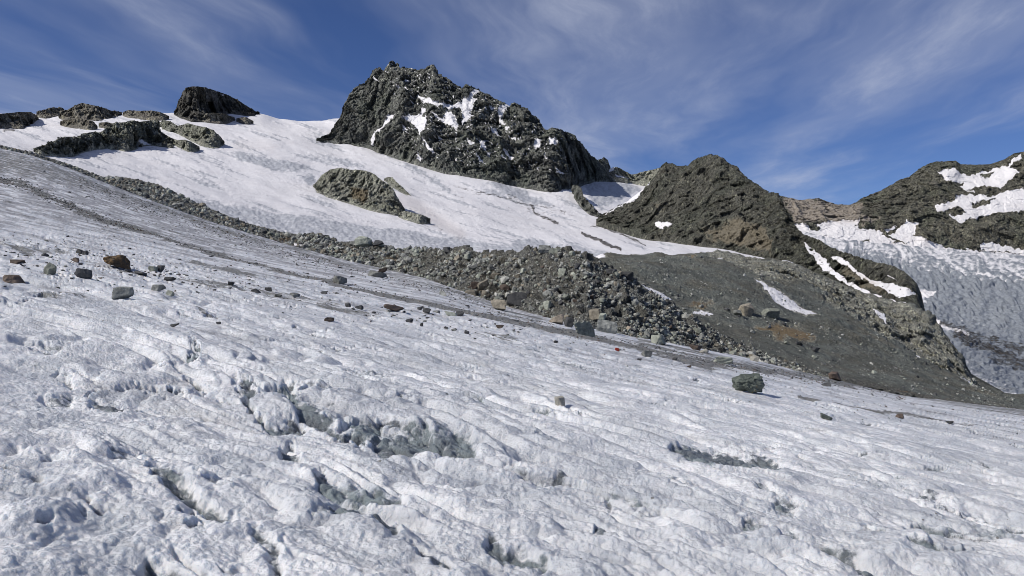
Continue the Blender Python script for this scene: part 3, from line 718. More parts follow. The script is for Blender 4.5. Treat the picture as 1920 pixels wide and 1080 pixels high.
ribs5 = [(z2((420, 135), (400, 250), (380, 400), (330, 520)), 26, .5), (z2((528, 85), (560, 200), (600, 330), (560, 400), (470, 500), (430, 550)), 26, .65), (z2((748, 100), (790, 200), (860, 260), (900, 310)), 24, .4),
         (z2((735, 400), (730, 480), (660, 560), (610, 630)), 22, .5), (z2((745, 350), (720, 400), (715, 500), (780, 600), (840, 670)), 26, .5), (z2((890, 400), (905, 480), (890, 560), (940, 690)), 24, .5),
         (z2((1012, 240), (1010, 330), (1000, 420), (960, 520), (980, 620), (975, 710)), 26, .55), (z2((1110, 290), (1100, 400), (1070, 520), (1110, 640), (1130, 730)), 24, .5), (z2((1212, 320), (1230, 400), (1240, 480), (1270, 560), (1290, 750)), 28, .65),
         (z2((1285, 345), (1310, 450), (1350, 560), (1400, 700), (1440, 790)), 26, .55), (z2((1430, 456), (1430, 560), (1480, 650), (1520, 760)), 28, .6), (z2((1560, 510), (1580, 600), (1600, 700), (1590, 740)), 26, .5),
         (z2((300, 260), (280, 350), (230, 450), (200, 500)), 24, .45), (z2((450, 280), (470, 360), (420, 470)), 20, .4), (z2((600, 130), (680, 220), (760, 280), (860, 310)), 18, .35)]
P = rockify(P, px, py, 0.68, snow, 1.0, 80, ribs5, 0.72, 7, 1.3, stretch=(1, 1, .85), wt=np.clip((1165 - px) / 60, 0.15, 1))
grv = poly_field(px + wx * 2, py + wyy * 2, [z2((860, 250), (940, 240), (985, 260), (920, 300), (880, 320), (800, 300))], 10) * 0.8
M_peak = terrain_mat('dark_peak_rock', 0.68, ((0.115, 0.12, 0.116), (0.26, 0.265, 0.24), (0.15, 0.163, 0.14)), brown=(0.105, 0.085, 0.065), gravel=(0.11, 0.118, 0.11), bump=1.0, stretch=(1, 1, 0.55))
emit('mountain', P, masks(px, snow, grv * np.clip(1 - 3 * snow, 0, 1), 0, 0), M_peak)

# ================================================================== 6 the brown peak and its right-hand flank
crest6 = z3((150, 400), (200, 372), (300, 320), (370, 265), (395, 235), (420, 205), (440, 175), (455, 165), (480, 168), (510, 178), (545, 178), (560, 165), (600, 140), (635, 132), (665, 137), (690, 150), (712, 172), (745, 180), (768, 213), (800, 240),
            (825, 252), (850, 272), (875, 286), (908, 290), (928, 320), (950, 370), (985, 420), (1005, 446), (1030, 462), (1090, 480), (1110, 500), (1160, 520), (1200, 535), (1230, 545), (1300, 570), (1370, 580), (1430, 610), (1480, 655), (1500, 700), (1518, 785),
            (1560, 860), (1640, 990), (1920, 1150))
bot6 = z3((150, 405), (200, 385), (230, 402), (330, 428), (380, 468), (480, 483), (520, 475), (600, 510), (640, 495), (700, 525), (800, 560), (860, 570), (1000, 610), (1080, 650), (1250, 720), (1440, 790), (1560, 860), (1620, 960), (1700, 1060), (1920, 1190))
b6 = [(a, b + 6, float(np.interp(a, [1100, 1300, 1500, 1700, 1920], [620, 480, 360, 260, 250]))) for a, b in bot6]
t6 = [(a, b, float(np.interp(a, [1100, 1200, 1330, 1450, 1520, 1700, 1920], [690, 660, 600, 490, 400, 285, 280]))) for a, b in crest6]
q6 = [(x, y, d0 + 0.45 * (float(np.interp(x, [p[0] for p in t6], [p[2] for p in t6])) - d0)) for x, y, d0 in midcurve(b6, t6, 0.5, 0)]
px, py, Y, v = sheet([b6, q6, t6], 1118, 1915, 1.0, 0.9, 4, 0.4, (0.3, 0.9, 18))
P = to_world(px, py, Y)
wx = fbm2(px / 12, py / 12, 3) * 9; wyy = fbm2(px / 12 + 7, py / 12, 3) * 6
SN6 = [z3((1005, 478), (1030, 492), (1060, 522), (1110, 556), (1125, 585), (1200, 645), (1290, 692), (1400, 730), (1390, 740), (1270, 704), (1190, 660), (1120, 612), (1060, 592), (1100, 598), (1045, 540)),
       z3((1120, 548), (1180, 552), (1240, 604), (1300, 642), (1400, 664), (1470, 682), (1480, 706), (1430, 716), (1380, 706), (1360, 688), (1300, 662), (1250, 632), (1190, 585)), z3((410, 408), (485, 414), (440, 440)), z3((280, 330), (325, 315), (310, 330)),
       z3((1400, 725), (1450, 742), (1520, 782), (1600, 830), (1700, 862), (1690, 868), (1590, 840), (1500, 790)), z3((1360, 620), (1400, 640), (1385, 645)), z3((200, 372), (300, 322), (390, 238), (394, 236), (330, 312), (210, 372))]
snow = poly_field(px + wx * .9, py + wyy * .8, SN6, 2.5)
BR6 = [z3((760, 390), (860, 430), (900, 490), (880, 540), (760, 510), (650, 480), (600, 440)), z3((1130, 562), (1200, 592), (1320, 660), (1370, 712), (1260, 672), (1170, 612)), z3((400, 330), (440, 340), (430, 380))]
brown = poly_field(px + wx * 2, py + wyy * 2, BR6, 8)
ribs6 = [(z3((630, 135), (660, 220), (620, 300), (640, 380), (600, 460)), 30, .5), (z3((450, 168), (430, 260), (420, 330), (480, 420), (470, 470)), 26, .5), (z3((768, 215), (800, 300), (860, 380), (900, 460), (900, 540)), 30, .6),
         (z3((908, 292), (940, 380), (980, 460), (1010, 560)), 24, .55), (z3((540, 180), (520, 280), (560, 380), (540, 460)), 26, .45), (z3((700, 165), (720, 260), (760, 340), (780, 440), (800, 520)), 26, .5),
         (z3((300, 325), (360, 380), (400, 430)), 20, .35), (z3((1110, 500), (1160, 545), (1200, 560)), 12, .5), (z3((1230, 546), (1300, 600), (1380, 640)), 14, .5), (z3((1430, 612), (1450, 650)), 10, .4)]
P = rockify(P, px, py, 0.40, snow, 1.0, 75, ribs6, 0.5, 7, 4.7, wt=np.clip((1745 - px) / 120, 0.12, 1))
M_brown = terrain_mat('brown_peak_rock', 0.42, ((0.080, 0.080, 0.068), (0.165, 0.162, 0.138), (0.105, 0.11, 0.09)), brown=(0.19, 0.168, 0.125), gravel=(0.105, 0.085, 0.075), bump=1.0, stretch=(1, 1, 0.6))
emit('mountain', P, masks(px, np.clip(snow - np.clip(fbm2(px / 8 + 40, py / 5, 3) * 1.6 - .25, 0, 1) * (px > 1480) - 0.10 * (px > 1480), 0, 1), 0, brown * 0.8, 0), M_brown)

# ================================================================== 7 the far ridge on the right and the cirque wall
crest7 = z3((880, 290), (930, 300), (960, 305), (1000, 318), (1040, 312), (1085, 310), (1110, 322), (1160, 335), (1200, 335), (1220, 330), (1250, 312), (1330, 280), (1400, 240), (1450, 222), (1490, 190), (1540, 165), (1560, 158), (1600, 160), (1640, 155), (1660, 170), (1720, 172),
            (1780, 170), (1840, 150), (1880, 125), (1920, 118)) + [(1960, 275), (2050, 250), (2300, 180)]
bot7 = [(1440, 470), (1500, 462), (1560, 470), (1700, 482), (1850, 492), (1960, 505), (2300, 520)]
b7 = wy(bot7, lambda a: 1880); t7 = wy(crest7, lambda a: float(np.interp(a, [1440, 1580, 1750, 2300], [2130, 2180, 2230, 2250])))
xs7 = [1440, 1500, 1560, 1620, 1700, 1800, 1920, 2300]
m7 = list(zip(xs7, [418, 415, 414, 410, 402, 392, 385, 360], [1990, 1995, 2000, 2000, 2005, 2010, 2020, 2020]))
px, py, Y, v = sheet([b7, m7, t7], 1440, 2300, 1.2, 0.9, 5, 0.4, (0.25, 0.9, 14))
P = to_world(px, py, Y)
wx = fbm2(px / 12, py / 12, 4) * 9; wyy = fbm2(px / 12 + 7, py / 12, 4) * 7
SN7 = [z3((1568, 203), (1640, 188), (1662, 213), (1720, 208), (1800, 190), (1842, 176), (1862, 160), (1900, 128), (1905, 148), (1860, 180), (1905, 200), (1850, 242), (1832, 268), (1762, 262), (1720, 288), (1656, 265), (1680, 245), (1600, 242)),
       z3((1558, 340), (1640, 318), (1636, 298), (1700, 293), (1780, 300), (1850, 278), (1990, 250), (1990, 360), (1900, 362), (1800, 372), (1720, 388), (1650, 412), (1620, 380), (1680, 368), (1640, 342), (1565, 372)),
       z3((990, 412), (1050, 425), (1130, 402), (1250, 394), (1235, 425), (1260, 432), (1330, 440), (1355, 470), (1400, 482), (1368, 462), (1400, 440), (1440, 402), (1490, 410), (1470, 462), (1530, 488), (1610, 512), (1700, 520), (1990, 540), (1990, 640), (900, 640), (900, 440)),
       z3((1350, 440), (1400, 418), (1400, 424), (1365, 448)), z3((1740, 498), (1800, 488), (1830, 500), (1990, 530), (1990, 540), (1740, 520))]
snow = poly_field(px + wx, py + wyy, SN7, 3)
hole = poly_field(px + wx, py + wyy, [z3((1035, 415), (1075, 420), (1085, 440), (1040, 440)), z3((1740, 215), (1800, 200), (1790, 215), (1750, 228)), z3((1690, 270), (1760, 262), (1740, 285)), z3((1700, 330), (1800, 310), (1780, 330), (1720, 350)), z3((1250, 480), (1290, 475), (1285, 490)),
                                      z3((1400, 480), (1440, 490), (1380, 492))], 3)
snow = np.clip(snow - hole, 0, 1)
ribs7 = [(z3((1560, 160), (1500, 280), (1450, 380)), 26, .5), (z3((1400, 242), (1350, 330), (1280, 400)), 24, .45), (z3((1640, 158), (1600, 280), (1540, 400), (1530, 470)), 26, .4), (z3((1085, 312), (1090, 400)), 14, .5), (z3((1000, 320), (1010, 400)), 14, .5),
         (z3((1160, 336), (1170, 390)), 10, .4), (z3((1250, 315), (1230, 390)), 14, .5), (z3((1500, 400), (1700, 420), (1900, 400)), 14, .3)]
P = rockify(P, px, py, 1.35, snow, 0.9, 70, ribs7, 0.5, 7, 9.1)
pale = poly_field(px + wx, py + wyy, [z3((930, 300), (1160, 330), (1260, 330), (1250, 400), (1130, 405), (980, 410)), z3((1250, 380), (1330, 390), (1260, 420))], 10)
M_far = terrain_mat('far_ridge_rock', 1.35, ((0.115, 0.112, 0.09), (0.21, 0.203, 0.168), (0.14, 0.146, 0.115)), brown=(0.34, 0.30, 0.255), snow=(0.76, 0.74, 0.74), gravel=(0.12, 0.105, 0.085), bump=1.0, stretch=(1, 1, 0.7))
emit('mountain', P, masks(px, snow, 0, pale * 1.0, 0), M_far)

# ================================================================== 8 the glacier tongue at the right
g0 = [(1400, 640, 190), (1600, 700, 190), (1800, 800, 200), (2300, 840, 200)]
g1_ = [(1400, 560, 420), (1600, 610, 400), (1700, 640, 380), (1800, 690, 360), (1920, 735, 340), (2300, 780, 320)]
g2_ = [(1400, 510, 700), (1600, 560, 650), (1700, 590, 620), (1800, 620, 580), (1920, 650, 560), (2300, 690, 540)]
g3_ = [(1400, 470, 1000), (1500, 478, 1000), (1600, 500, 900), (1700, 530, 820), (1800, 555, 760), (1920, 570, 720), (2300, 600, 700)]
g4_ = [(1400, 445, 1500), (1500, 450, 1450), (1600, 460, 1350), (1650, 466, 1250), (1750, 478, 1150), (1850, 488, 1100), (1920, 494, 1080), (2300, 520, 1050)]
g5_ = [(1400, 425, 2000), (1500, 432, 1950), (1560, 446, 1900), (1650, 456, 1850), (1750, 464, 1800), (1850, 472, 1760), (1920, 478, 1740), (2300, 500, 1700)]
px, py, Y, v = sheet([g0, g1_, g2_, g3_, g4_, g5_], 1400, 2300, 1.4, 1.0, 14, 4, (0.1, 0.4, 6))
P = to_world(px, py, Y)
n = normals(P); n *= np.sign(n[..., 2:3] + 1e-9)
# flow lines bend round the ice bulge
cxx, cyy = 2050.0, 380.0
rr = np.hypot((px - cxx) * 0.62, (py - cyy)); aa = np.arctan2(py - cyy, (px - cxx) * 0.62)
fold = fbm2(rr / 9 + fbm2(px / 70, py / 70, 2) * 3, aa * 4, 4, gain=0.6)
bandm = np.clip((py - np.interp(px, [1400, 1640, 1700, 1800, 1920, 2300], [440, 466, 478, 498, 508, 520])) / 30, 0, 1)
body = bandm * np.clip((np.interp(px, [1400, 1640, 1760, 1920, 2300], [520, 570, 660, 740, 800]) - py) / 24 + 0.6, 0.35, 1)
ice = np.clip(0.50 + 0.45 * body + fold * 0.5 + 0.5 * fbm2(px / 9, py / 5, 4), 0.05, 1)
DEB = [(z3((1590, 828), (1680, 852), (1780, 885), (1920, 930)), 9, .62), (z3((1660, 872), (1760, 915), (1850, 950), (1990, 1000)), 13, .66), (z3((1800, 960), (1900, 990), (1990, 1020)), 12, .6), (z3((1720, 1060), (1800, 1080), (1990, 1110)), 5, .5),
       (z3((1700, 800), (1820, 800), (1990, 860)), 10, .42), (z3((1430, 520), (1460, 560)), 3, .5), (z3((1480, 640), (1560, 720), (1640, 760)), 8, .42)]
gr = line_field(px + fbm2(px / 20, py / 20, 3) * 18, py + fbm2(px / 20 + 3, py / 20, 3) * 9, DEB)
crv = np.abs(fbm2(rr / 5 + fbm2(px / 40, py / 40, 2) * 2, aa * 9, 3))
d = (fold * 0.006 + fbm2(px / 14, py / 9, 3) * 0.003 - 0.006 * np.clip(0.25 - crv, 0, 1)) * Y * np.clip(0.3 + body, 0, 1)
cv = np.clip((n2(px / 4 + 3, py / 12) - 0.15) * 3, 0, 1) * poly_field(px, py, [[(1610, 455), (1660, 455), (1690, 500), (1720, 560), (1700, 580), (1650, 530)]], 14)
tip = poly_field(px + fbm2(px / 9, py / 9, 2) * 4, py + fbm2(px / 9 + 4, py / 9, 2) * 3, [z3((1440, 660), (1480, 676), (1574, 690), (1510, 714), (1520, 745), (1450, 748), (1420, 720)), z3((1440, 738), (1530, 782), (1600, 828), (1700, 858), (1690, 868), (1590, 842), (1500, 795)), z3((1725, 610), (1800, 625), (1730, 618))], 2.5)
ice = ice * (1 - tip)
P = P + n * d[..., None]
M_g2 = terrain_mat('grey_glacier_ice', 0.6, ((0.10, 0.10, 0.09), (0.16, 0.16, 0.145), (0.12, 0.11, 0.09)), snow=(0.80, 0.785, 0.79), ice=(0.20, 0.218, 0.242), gravel=(0.10, 0.088, 0.075), brown=(0.13, 0.1, 0.075), bump=1.0)
emit('glacier', P, masks(px, 1.0, gr * 0.75, 0, np.maximum(ice, cv * .6 * (1 - tip))), M_g2)

# ================================================================== 9 smaller rock bodies rising out of the snow
ROCKGREY = ((0.10, 0.102, 0.09), (0.20, 0.20, 0.17), (0.14, 0.15, 0.115))
def outcrop(name, top, bottom, Yf, Yb, unit, mat, ribs=(), snowp=(), brownp=(), amp=1.0, big=40, step=0.8, mid=(0.55, 0.35), blocks=0.7, seed=0.0):
    x0, x1 = max(top[0][0], bottom[0][0]), min(top[-1][0], bottom[-1][0])
    lo = [(a, b + 3, snow_Y(a, b + 3) * 0.99) for a, b in bottom]
    yl = gsmooth(np.interp(np.arange(x0, x1 + 1), [p[0] for p in lo], [p[2] for p in lo]), 8)
    lo = [(a, b, float(np.interp(a, np.arange(x0, x1 + 1), yl))) for a, b, _ in lo]
    hi = [(a, b, float(np.interp(a, np.arange(x0, x1 + 1), yl)) * (1 + (Yb / Yf - 1) * 0.5)) for a, b in top]
    mm = midcurve(lo, hi, mid[0], (Yb - Yf) * mid[1])
    px, py, Y, v = sheet([lo, mm, hi], x0, x1, step, 0.7, 1.5, 0.4, (0.12, 0.9, 10))
    # the ends bend back into the slope
    u = np.clip(np.minimum(px - x0, x1 - px) / 10, 0, 1)
    Y = Y * (1 + (1 - u) * (Yb - Yf) / Yf * 0.5 * np.clip(1.5 - v, 0, 1))
    P = to_world(px, py, Y)
    sn = poly_field(px + fbm2(px / 7, py / 7, 2) * 3, py, snowp, 2) if snowp else np.zeros(px.shape)
    bn = poly_field(px + fbm2(px / 9, py / 9, 2) * 9, py, brownp, 6) if brownp else np.zeros(px.shape)
    P = rockify(P, px, py, unit, sn, amp, big, ribs, blocks, 5, seed)
    return emit(name, P, masks(px, sn, 0, bn * 0.7, 0), mat)
ROCKGREY = ((0.24, 0.245, 0.215), (0.44, 0.44, 0.38), (0.30, 0.31, 0.25))
M_out = terrain_mat('grey_outcrop_rock', 0.4, ROCKGREY, brown=(0.17, 0.14, 0.09), bump=1.0)
M_out2 = terrain_mat('skyline_outcrop_rock', 0.65, ((0.19, 0.175, 0.155), (0.34, 0.32, 0.27), (0.23, 0.21, 0.17)), brown=(0.13, 0.09, 0.07), bump=1.0)
# knob in the middle of the snowfield
outcrop('rock_outcrop', z2((60, 790), (90, 765), (130, 715), (180, 682), (240, 673), (290, 685), (330, 684), (380, 690), (430, 712), (470, 745), (500, 765), (530, 790), (555, 840), (580, 880), (610, 930)),
        z2((60, 795), (100, 805), (150, 830), (230, 852), (300, 872), (400, 905), (470, 925), (560, 940), (610, 935)), 520, 600, 0.36, M_out,
        ribs=[(z2((180, 690), (150, 800)), 14, .5), (z2((290, 690), (280, 780), (310, 860)), 16, .6), (z2((380, 695), (370, 800), (390, 890)), 16, .55), (z2((450, 740), (480, 830), (540, 930)), 18, .6)],
        brownp=[z2((280, 780), (400, 790), (380, 880), (300, 860))], seed=2.2)
outcrop('rock_outcrop', z2((480, 735), (500, 725), (530, 728), (550, 755), (580, 780), (640, 838)), z2((480, 745), (510, 760), (550, 790), (590, 815), (640, 842)), 640, 665, 0.42, M_out, seed=5.5, big=24)
outcrop('rock_outcrop', z2((560, 930), (600, 915), (640, 925), (700, 940), (740, 960)), z2((560, 945), (620, 960), (680, 985), (740, 975)), 530, 545, 0.36, M_out, seed=7.5, big=20, amp=.6)
# the long broken outcrop at the left
outcrop('rock_outcrop', z1((190, 455), (230, 435), (290, 415), (340, 385), (370, 378), (440, 380), (470, 360), (520, 352), (560, 355), (600, 325), (650, 300), (700, 298), (740, 288), (790, 295), (850, 288), (880, 284), (900, 300), (895, 340), (930, 370), (985, 410), (992, 432)),
        z1((190, 460), (240, 470), (420, 475), (470, 455), (550, 440), (600, 430), (660, 435), (700, 450), (740, 452), (800, 430), (850, 418), (930, 430), (970, 440), (992, 440)), 760, 830, 0.52, M_out,
        ribs=[(z1((360, 380), (350, 470)), 14, .4), (z1((600, 325), (640, 430)), 16, .5), (z1((740, 290), (700, 440)), 18, .55), (z1((880, 290), (850, 420)), 16, .5), (z1((500, 355), (520, 430)), 14, .4)],
        snowp=[z1((770, 400), (800, 390), (850, 425), (780, 425))], seed=3.1, amp=1.35, blocks=1.0)
outcrop('rock_outcrop', z1((895, 300), (920, 286), (960, 292), (990, 315), (1000, 318), (1060, 303), (1110, 318), (1160, 325), (1200, 345), (1235, 375), (1262, 410)),
        z1((895, 330), (940, 345), (1000, 360), (1050, 385), (1100, 405), (1150, 425), (1200, 436), (1262, 420)), 800, 850, 0.54, M_out,
        ribs=[(z1((1060, 305), (1080, 390)), 14, .5), (z1((1160, 328), (1170, 430)), 16, .5), (z1((960, 295), (970, 345)), 10, .4)], seed=6.1)
outcrop('rock_outcrop', z1((960, 385), (1000, 398), (1040, 395), (1080, 410), (1122, 435)), z1((960, 400), (1000, 440), (1060, 460), (1100, 455), (1122, 440)), 770, 795, 0.52, M_out, seed=8.1, big=24)
# skyline rocks
outcrop('rock_outcrop', [(-420, 190), (-200, 205)] + z1((0, 250), (60, 245), (120, 240), (170, 240), (200, 252), (215, 270)), [(-420, 230), (-200, 240)] + z1((0, 322), (60, 318), (120, 325), (170, 318), (200, 280), (215, 275)), 985, 1060, 0.68, M_out2, seed=1.1, big=30)
outcrop('rock_outcrop', z1((205, 238), (260, 225), (290, 214), (340, 215), (360, 222)), z1((205, 262), (260, 262), (300, 258), (360, 250)), 1030, 1075, 0.68, M_out2, seed=1.7, big=24)
outcrop('rock_outcrop', z1((335, 235), (380, 228), (420, 205), (460, 188), (500, 197), (540, 205), (590, 218), (625, 232), (685, 240)), z1((335, 278), (400, 278), (470, 276), (540, 282), (612, 278), (640, 255), (685, 250)), 1000, 1070, 0.68, M_out2, seed=2.9, big=30,
        ribs=[(z1((420, 210), (400, 275)), 10, .5), (z1((520, 205), (540, 275)), 12, .5)])
outcrop('rock_outcrop', z1((340, 290), (380, 282), (450, 280), (520, 292), (548, 318)), z1((340, 308), (420, 320), (500, 332), (548, 328)), 940, 970, 0.62, M_out2, seed=4.9, big=20)
outcrop('rock_outcrop', z1((555, 300), (600, 296), (635, 305)), z1((555, 315), (600, 322), (635, 322)), 930, 945, 0.62, M_out2, seed=5.9, big=16, amp=.7)
outcrop('rock_outcrop', z1((690, 240), (720, 230), (790, 234), (850, 232), (900, 240), (950, 262)), z1((690, 255), (760, 262), (850, 270), (920, 274), (950, 268)), 1080, 1110, 0.72, M_out2, seed=6.9, big=22)
outcrop('rock_outcrop', z1((1080, 262), (1150, 250), (1200, 245), (1260, 250), (1320, 270)), z1((1080, 268), (1160, 288), (1240, 298), (1280, 290), (1320, 275)), 1120, 1150, 0.74, M_out2, seed=7.9, big=22)
outcrop('rock_outcrop', z1((1330, 275), (1380, 268), (1425, 290)), z1((1330, 280), (1380, 298), (1425, 294)), 1120, 1135, 0.74, M_out2, seed=3.9, big=16, amp=.7)
# rock strip between the snow basin and the foot of the dark peak
outcrop('rock_outcrop', z2((1535, 775), (1560, 768), (1590, 785), (1600, 830), (1640, 875), (1690, 930), (1740, 955)), z2((1535, 820), (1560, 850), (1600, 895), (1640, 935), (1700, 962), (1740, 960)), 800, 850, 0.55, M_peak, seed=4.4, big=26)
# little ridge behind the notch
M_notch = M_out
outcrop('rock_outcrop', z2((1740, 690), (1765, 672), (1790, 668), (1830, 690), (1870, 712), (1900, 708), (1940, 695), (1990, 685), (2040, 670), (2100, 690)), z2((1740, 740), (1800, 740), (1880, 745), (1960, 750), (2100, 760)), 1250, 1300, 0.85, M_notch, seed=5.4, big=26,
        snowp=[z2((1745, 668), (1775, 670), (1772, 690), (1750, 692)), z2((1775, 706), (1860, 735), (1850, 745), (1780, 722))])
# the dark peak far left on the skyline
M_dark = terrain_mat('dark_summit_rock', 0.85, ((0.08, 0.08, 0.076), (0.15, 0.145, 0.13), (0.10, 0.095, 0.085)), brown=(0.10, 0.08, 0.065), bump=1.0, stretch=(1, 1, 0.5))
outcrop('mountain', z1((980, 238), (992, 215), (1005, 170), (1020, 150), (1030, 120), (1050, 103), (1080, 96), (1120, 97), (1160, 103), (1200, 118), (1240, 128), (1290, 150), (1330, 168), (1370, 195), (1420, 225), (1460, 250)),
        z1((980, 245), (1020, 262), (1080, 285), (1150, 292), (1200, 270), (1230, 250), (1300, 240), (1370, 248), (1430, 254), (1460, 256)), 1300, 1420, 0.88, M_dark,
        ribs=[(z1((1040, 110), (1020, 240)), 14, .5), (z1((1120, 100), (1110, 250)), 16, .5), (z1((1210, 122), (1200, 240)), 14, .45), (z1((1300, 155), (1300, 235)), 12, .4)],
        snowp=[z1((1235, 140), (1265, 143), (1250, 150))], seed=6.6, big=40)

# ================================================================== 10 stones
random.seed(11)
def ico(sub):
    import bmesh
    bm = bmesh.new(); bmesh.ops.create_icosphere(bm, subdivisions=sub, radius=1.0)
    v = np.array([list(x.co) for x in bm.verts]); f = np.array([[y.index for y in x.verts] for x in bm.faces])
    bm.free(); return v, f
ICO = {s: ico(s) for s in (1, 2, 3, 4, 5)}
def rock_verts(sub, r, size, planes=13, sharp=14, rough=0.03):
    """angular block: rounded-off polytope from random planes"""
    v, f = ICO[sub]
    d = v / np.linalg.norm(v, axis=1)[:, None]
    n = r.normal(size=(planes, 3)); n /= np.linalg.norm(n, axis=1)[:, None]
    n = np.concatenate([n, np.eye(3) + r.normal(size=(3, 3)) * .25, -np.eye(3) + r.normal(size=(3, 3)) * .25]); n /= np.linalg.norm(n, axis=1)[:, None]
    off = r.uniform(0.62, 1.0, len(n))
    q = np.maximum(d @ n.T, 0) / off
    rad = 1 / (q ** sharp).sum(1) ** (1 / sharp)
    p = d * rad[:, None]
    if rough:
        o = r.uniform(0, 50, 3)
        a = p * 2.2 + o; p = p + d * (n3(a[:, 0], a[:, 1], a[:, 2]) * rough * 2.2)[:, None]
        a = p * 6 + o; p = p + d * (n3(a[:, 0], a[:, 1], a[:, 2]) * rough)[:, None]
        a = p * 17 + o; p = p + d * (n3(a[:, 0], a[:, 1], a[:, 2]) * rough * .5)[:, None]
    p = p / np.abs(p).max(0)
    return p * np.array(size) * 0.5, f

def stone_mat(name, a, b, patch=None, patch_lo=0.55):
    m = bpy.data.materials.new(name); m.use_nodes = True
    t = NT(m.node_tree)
    co = t.n('ShaderNodeTexCoord').outputs['Object']
    ri = t.n('ShaderNodeObjectInfo').outputs['Random']
    geo = t.n('ShaderNodeNewGeometry').outputs['Random Per Island']
    rv = t.math('FRACT', t.math('ADD', ri, geo))
    n1 = t.noise(co, 3.0, 8, 0.7); n2_ = t.noise(co, 14, 5, 0.7)
    c = t.mix(t.ramp(n1, 0.35, 0.65), a, b)
    c = t.mix(t.ramp(n2_, 0.5, 0.75, 0, 0.6), c, tuple(min(1, x * 1.5) for x in b))
    if patch: c = t.mix(t.ramp(t.noise(co, 2.3, 6, 0.65), patch_lo, patch_lo + 0.1, 0, 0.9), c, patch)
    br = t.ramp(rv, 0.0, 1.0, 0.7, 1.3)
    cc = t.n('ShaderNodeCombineColor'); [t.put(cc.inputs[i], br) for i in range(3)]
    c = t.mix(1.0, c, cc.outputs[0], 'MULTIPLY')
    bmp = t.n('ShaderNodeBump'); bmp.inputs['Strength'].default_value = 0.7; bmp.inputs['Distance'].default_value = 0.04
    t.put(bmp.inputs['Height'], t.math('ADD', n1, t.math('MULTIPLY', n2_, 0.3)))
    principled(t, c, 0.8, bmp.outputs[0], 0.25)
    return m
SM = {
    'grey': stone_mat('grey_stone', (0.115, 0.12, 0.112), (0.24, 0.245, 0.228)),
    'green': stone_mat('pale_green_grey_stone', (0.16, 0.17, 0.145), (0.30, 0.315, 0.265)),
    'dark': stone_mat('dark_stone', (0.04, 0.042, 0.045), (0.085, 0.085, 0.085)),
    'tan': stone_mat('tan_stone', (0.135, 0.12, 0.092), (0.25, 0.225, 0.178)),
    'ochre': stone_mat('ochre_stone', (0.05, 0.038, 0.028), (0.25, 0.155, 0.07), (0.05, 0.042, 0.036), 0.46),
    'brown': stone_mat('brown_stone', (0.065, 0.05, 0.042), (0.13, 0.10, 0.08)),
    'light': stone_mat('light_grey_stone', (0.22, 0.22, 0.20), (0.36, 0.36, 0.33)),
    'red': stone_mat('red_stone', (0.24, 0.03, 0.02), (0.34, 0.055, 0.035)),
    'pale': stone_mat('pale_stone', (0.30, 0.29, 0.25), (0.45, 0.43, 0.37)),
    'pink': stone_mat('rusty_pale_stone', (0.24, 0.20, 0.155), (0.36, 0.315, 0.255), (0.22, 0.12, 0.07), 0.58),
    'lichen': stone_mat('green_grey_stone_with_ochre', (0.05, 0.06, 0.052), (0.12, 0.135, 0.115), (0.30, 0.18, 0.05), 0.6),
}
def mesh_from(name, v, f, mat, smooth=False):
    me = bpy.data.meshes.new(name)
    me.vertices.add(len(v)); me.vertices.foreach_set('co', v.reshape(-1).astype(np.float32))
    nf = len(f)
    me.loops.add(nf * 3); me.polygons.add(nf)
    me.loops.foreach_set('vertex_index', f.reshape(-1).astype(np.int32))
    me.polygons.foreach_set('loop_start', (np.arange(nf) * 3).astype(np.int32)); me.polygons.foreach_set('loop_total', np.full(nf, 3, np.int32))
    me.polygons.foreach_set('use_smooth', np.full(nf, smooth))
    me.update(calc_edges=True)
    me.materials.append(mat)
    return me

def pick(y, qy, ok):
    e = np.where(ok, np.abs(y - qy), 1e9)
    near = np.nonzero(e < 2.5)[0]
    if len(near) == 0: return int(np.argmin(e))
    run = near[:1 + int(np.argmax(np.append(np.diff(near) > 1, True)))]      # the first run of rows = the front side
    return int(run[np.argmin(e[run])])
def locate(surf, gx, qx, qy):
    """nearest surface point seen at (qx, qy); surf (R,N,3)"""
    i = int(round((qx - gx[0, 0]) / (gx[0, 1] - gx[0, 0]))); i = max(0, min(gx.shape[1] - 1, i))
    c = surf[:, i]
    y = 540 - c[:, 2] / c[:, 1] * F
    ok = c[:, 1] > 1.5
    k = pick(y, qy, ok)
    return c[k]
SURF = {'ice': (GP, GPX), 'moraine': (MP, MPX), 'mound': (DP, DPX)}
def place_rock(where, qx, qy, wpx, hpx, kind, label, group, seed, sub=4, rz=None, shape=None, tilt=0.15, sink=0.16, depth=0.9, cat='rock'):
    p = locate(*SURF[where], qx, qy)
    u = p[1] / F
    r = np.random.default_rng(seed)
    W, H = wpx * u, hpx * u / (1 - sink)
    if shape is not None: v, f = shape(r, W, H)
    else: v, f = rock_verts(sub, r, (W, W * depth, H), planes=4 + seed % 4, sharp=34 + seed % 14)
    a = r.uniform(-tilt, tilt, 2)
    Rx = np.array([[1, 0, 0], [0, math.cos(a[0]), -math.sin(a[0])], [0, math.sin(a[0]), math.cos(a[0])]])
    Ry = np.array([[math.cos(a[1]), 0, math.sin(a[1])], [0, 1, 0], [-math.sin(a[1]), 0, math.cos(a[1])]])
    v = v @ (Rx @ Ry).T
    v[:, 2] += -v[:, 2].min()
    me = mesh_from('boulder' if wpx > 28 else 'rock', v, f, SM[kind])
    o = bpy.data.objects.new('boulder' if wpx > 28 else 'rock', me); col.objects.link(o)
    o.location = (p[0], p[1] + W * depth * 0.08, p[2] - sink * H)
    o['label'] = label; o['category'] = 'boulder' if wpx > 28 else 'rock'
    if group: o['group'] = group
    return o

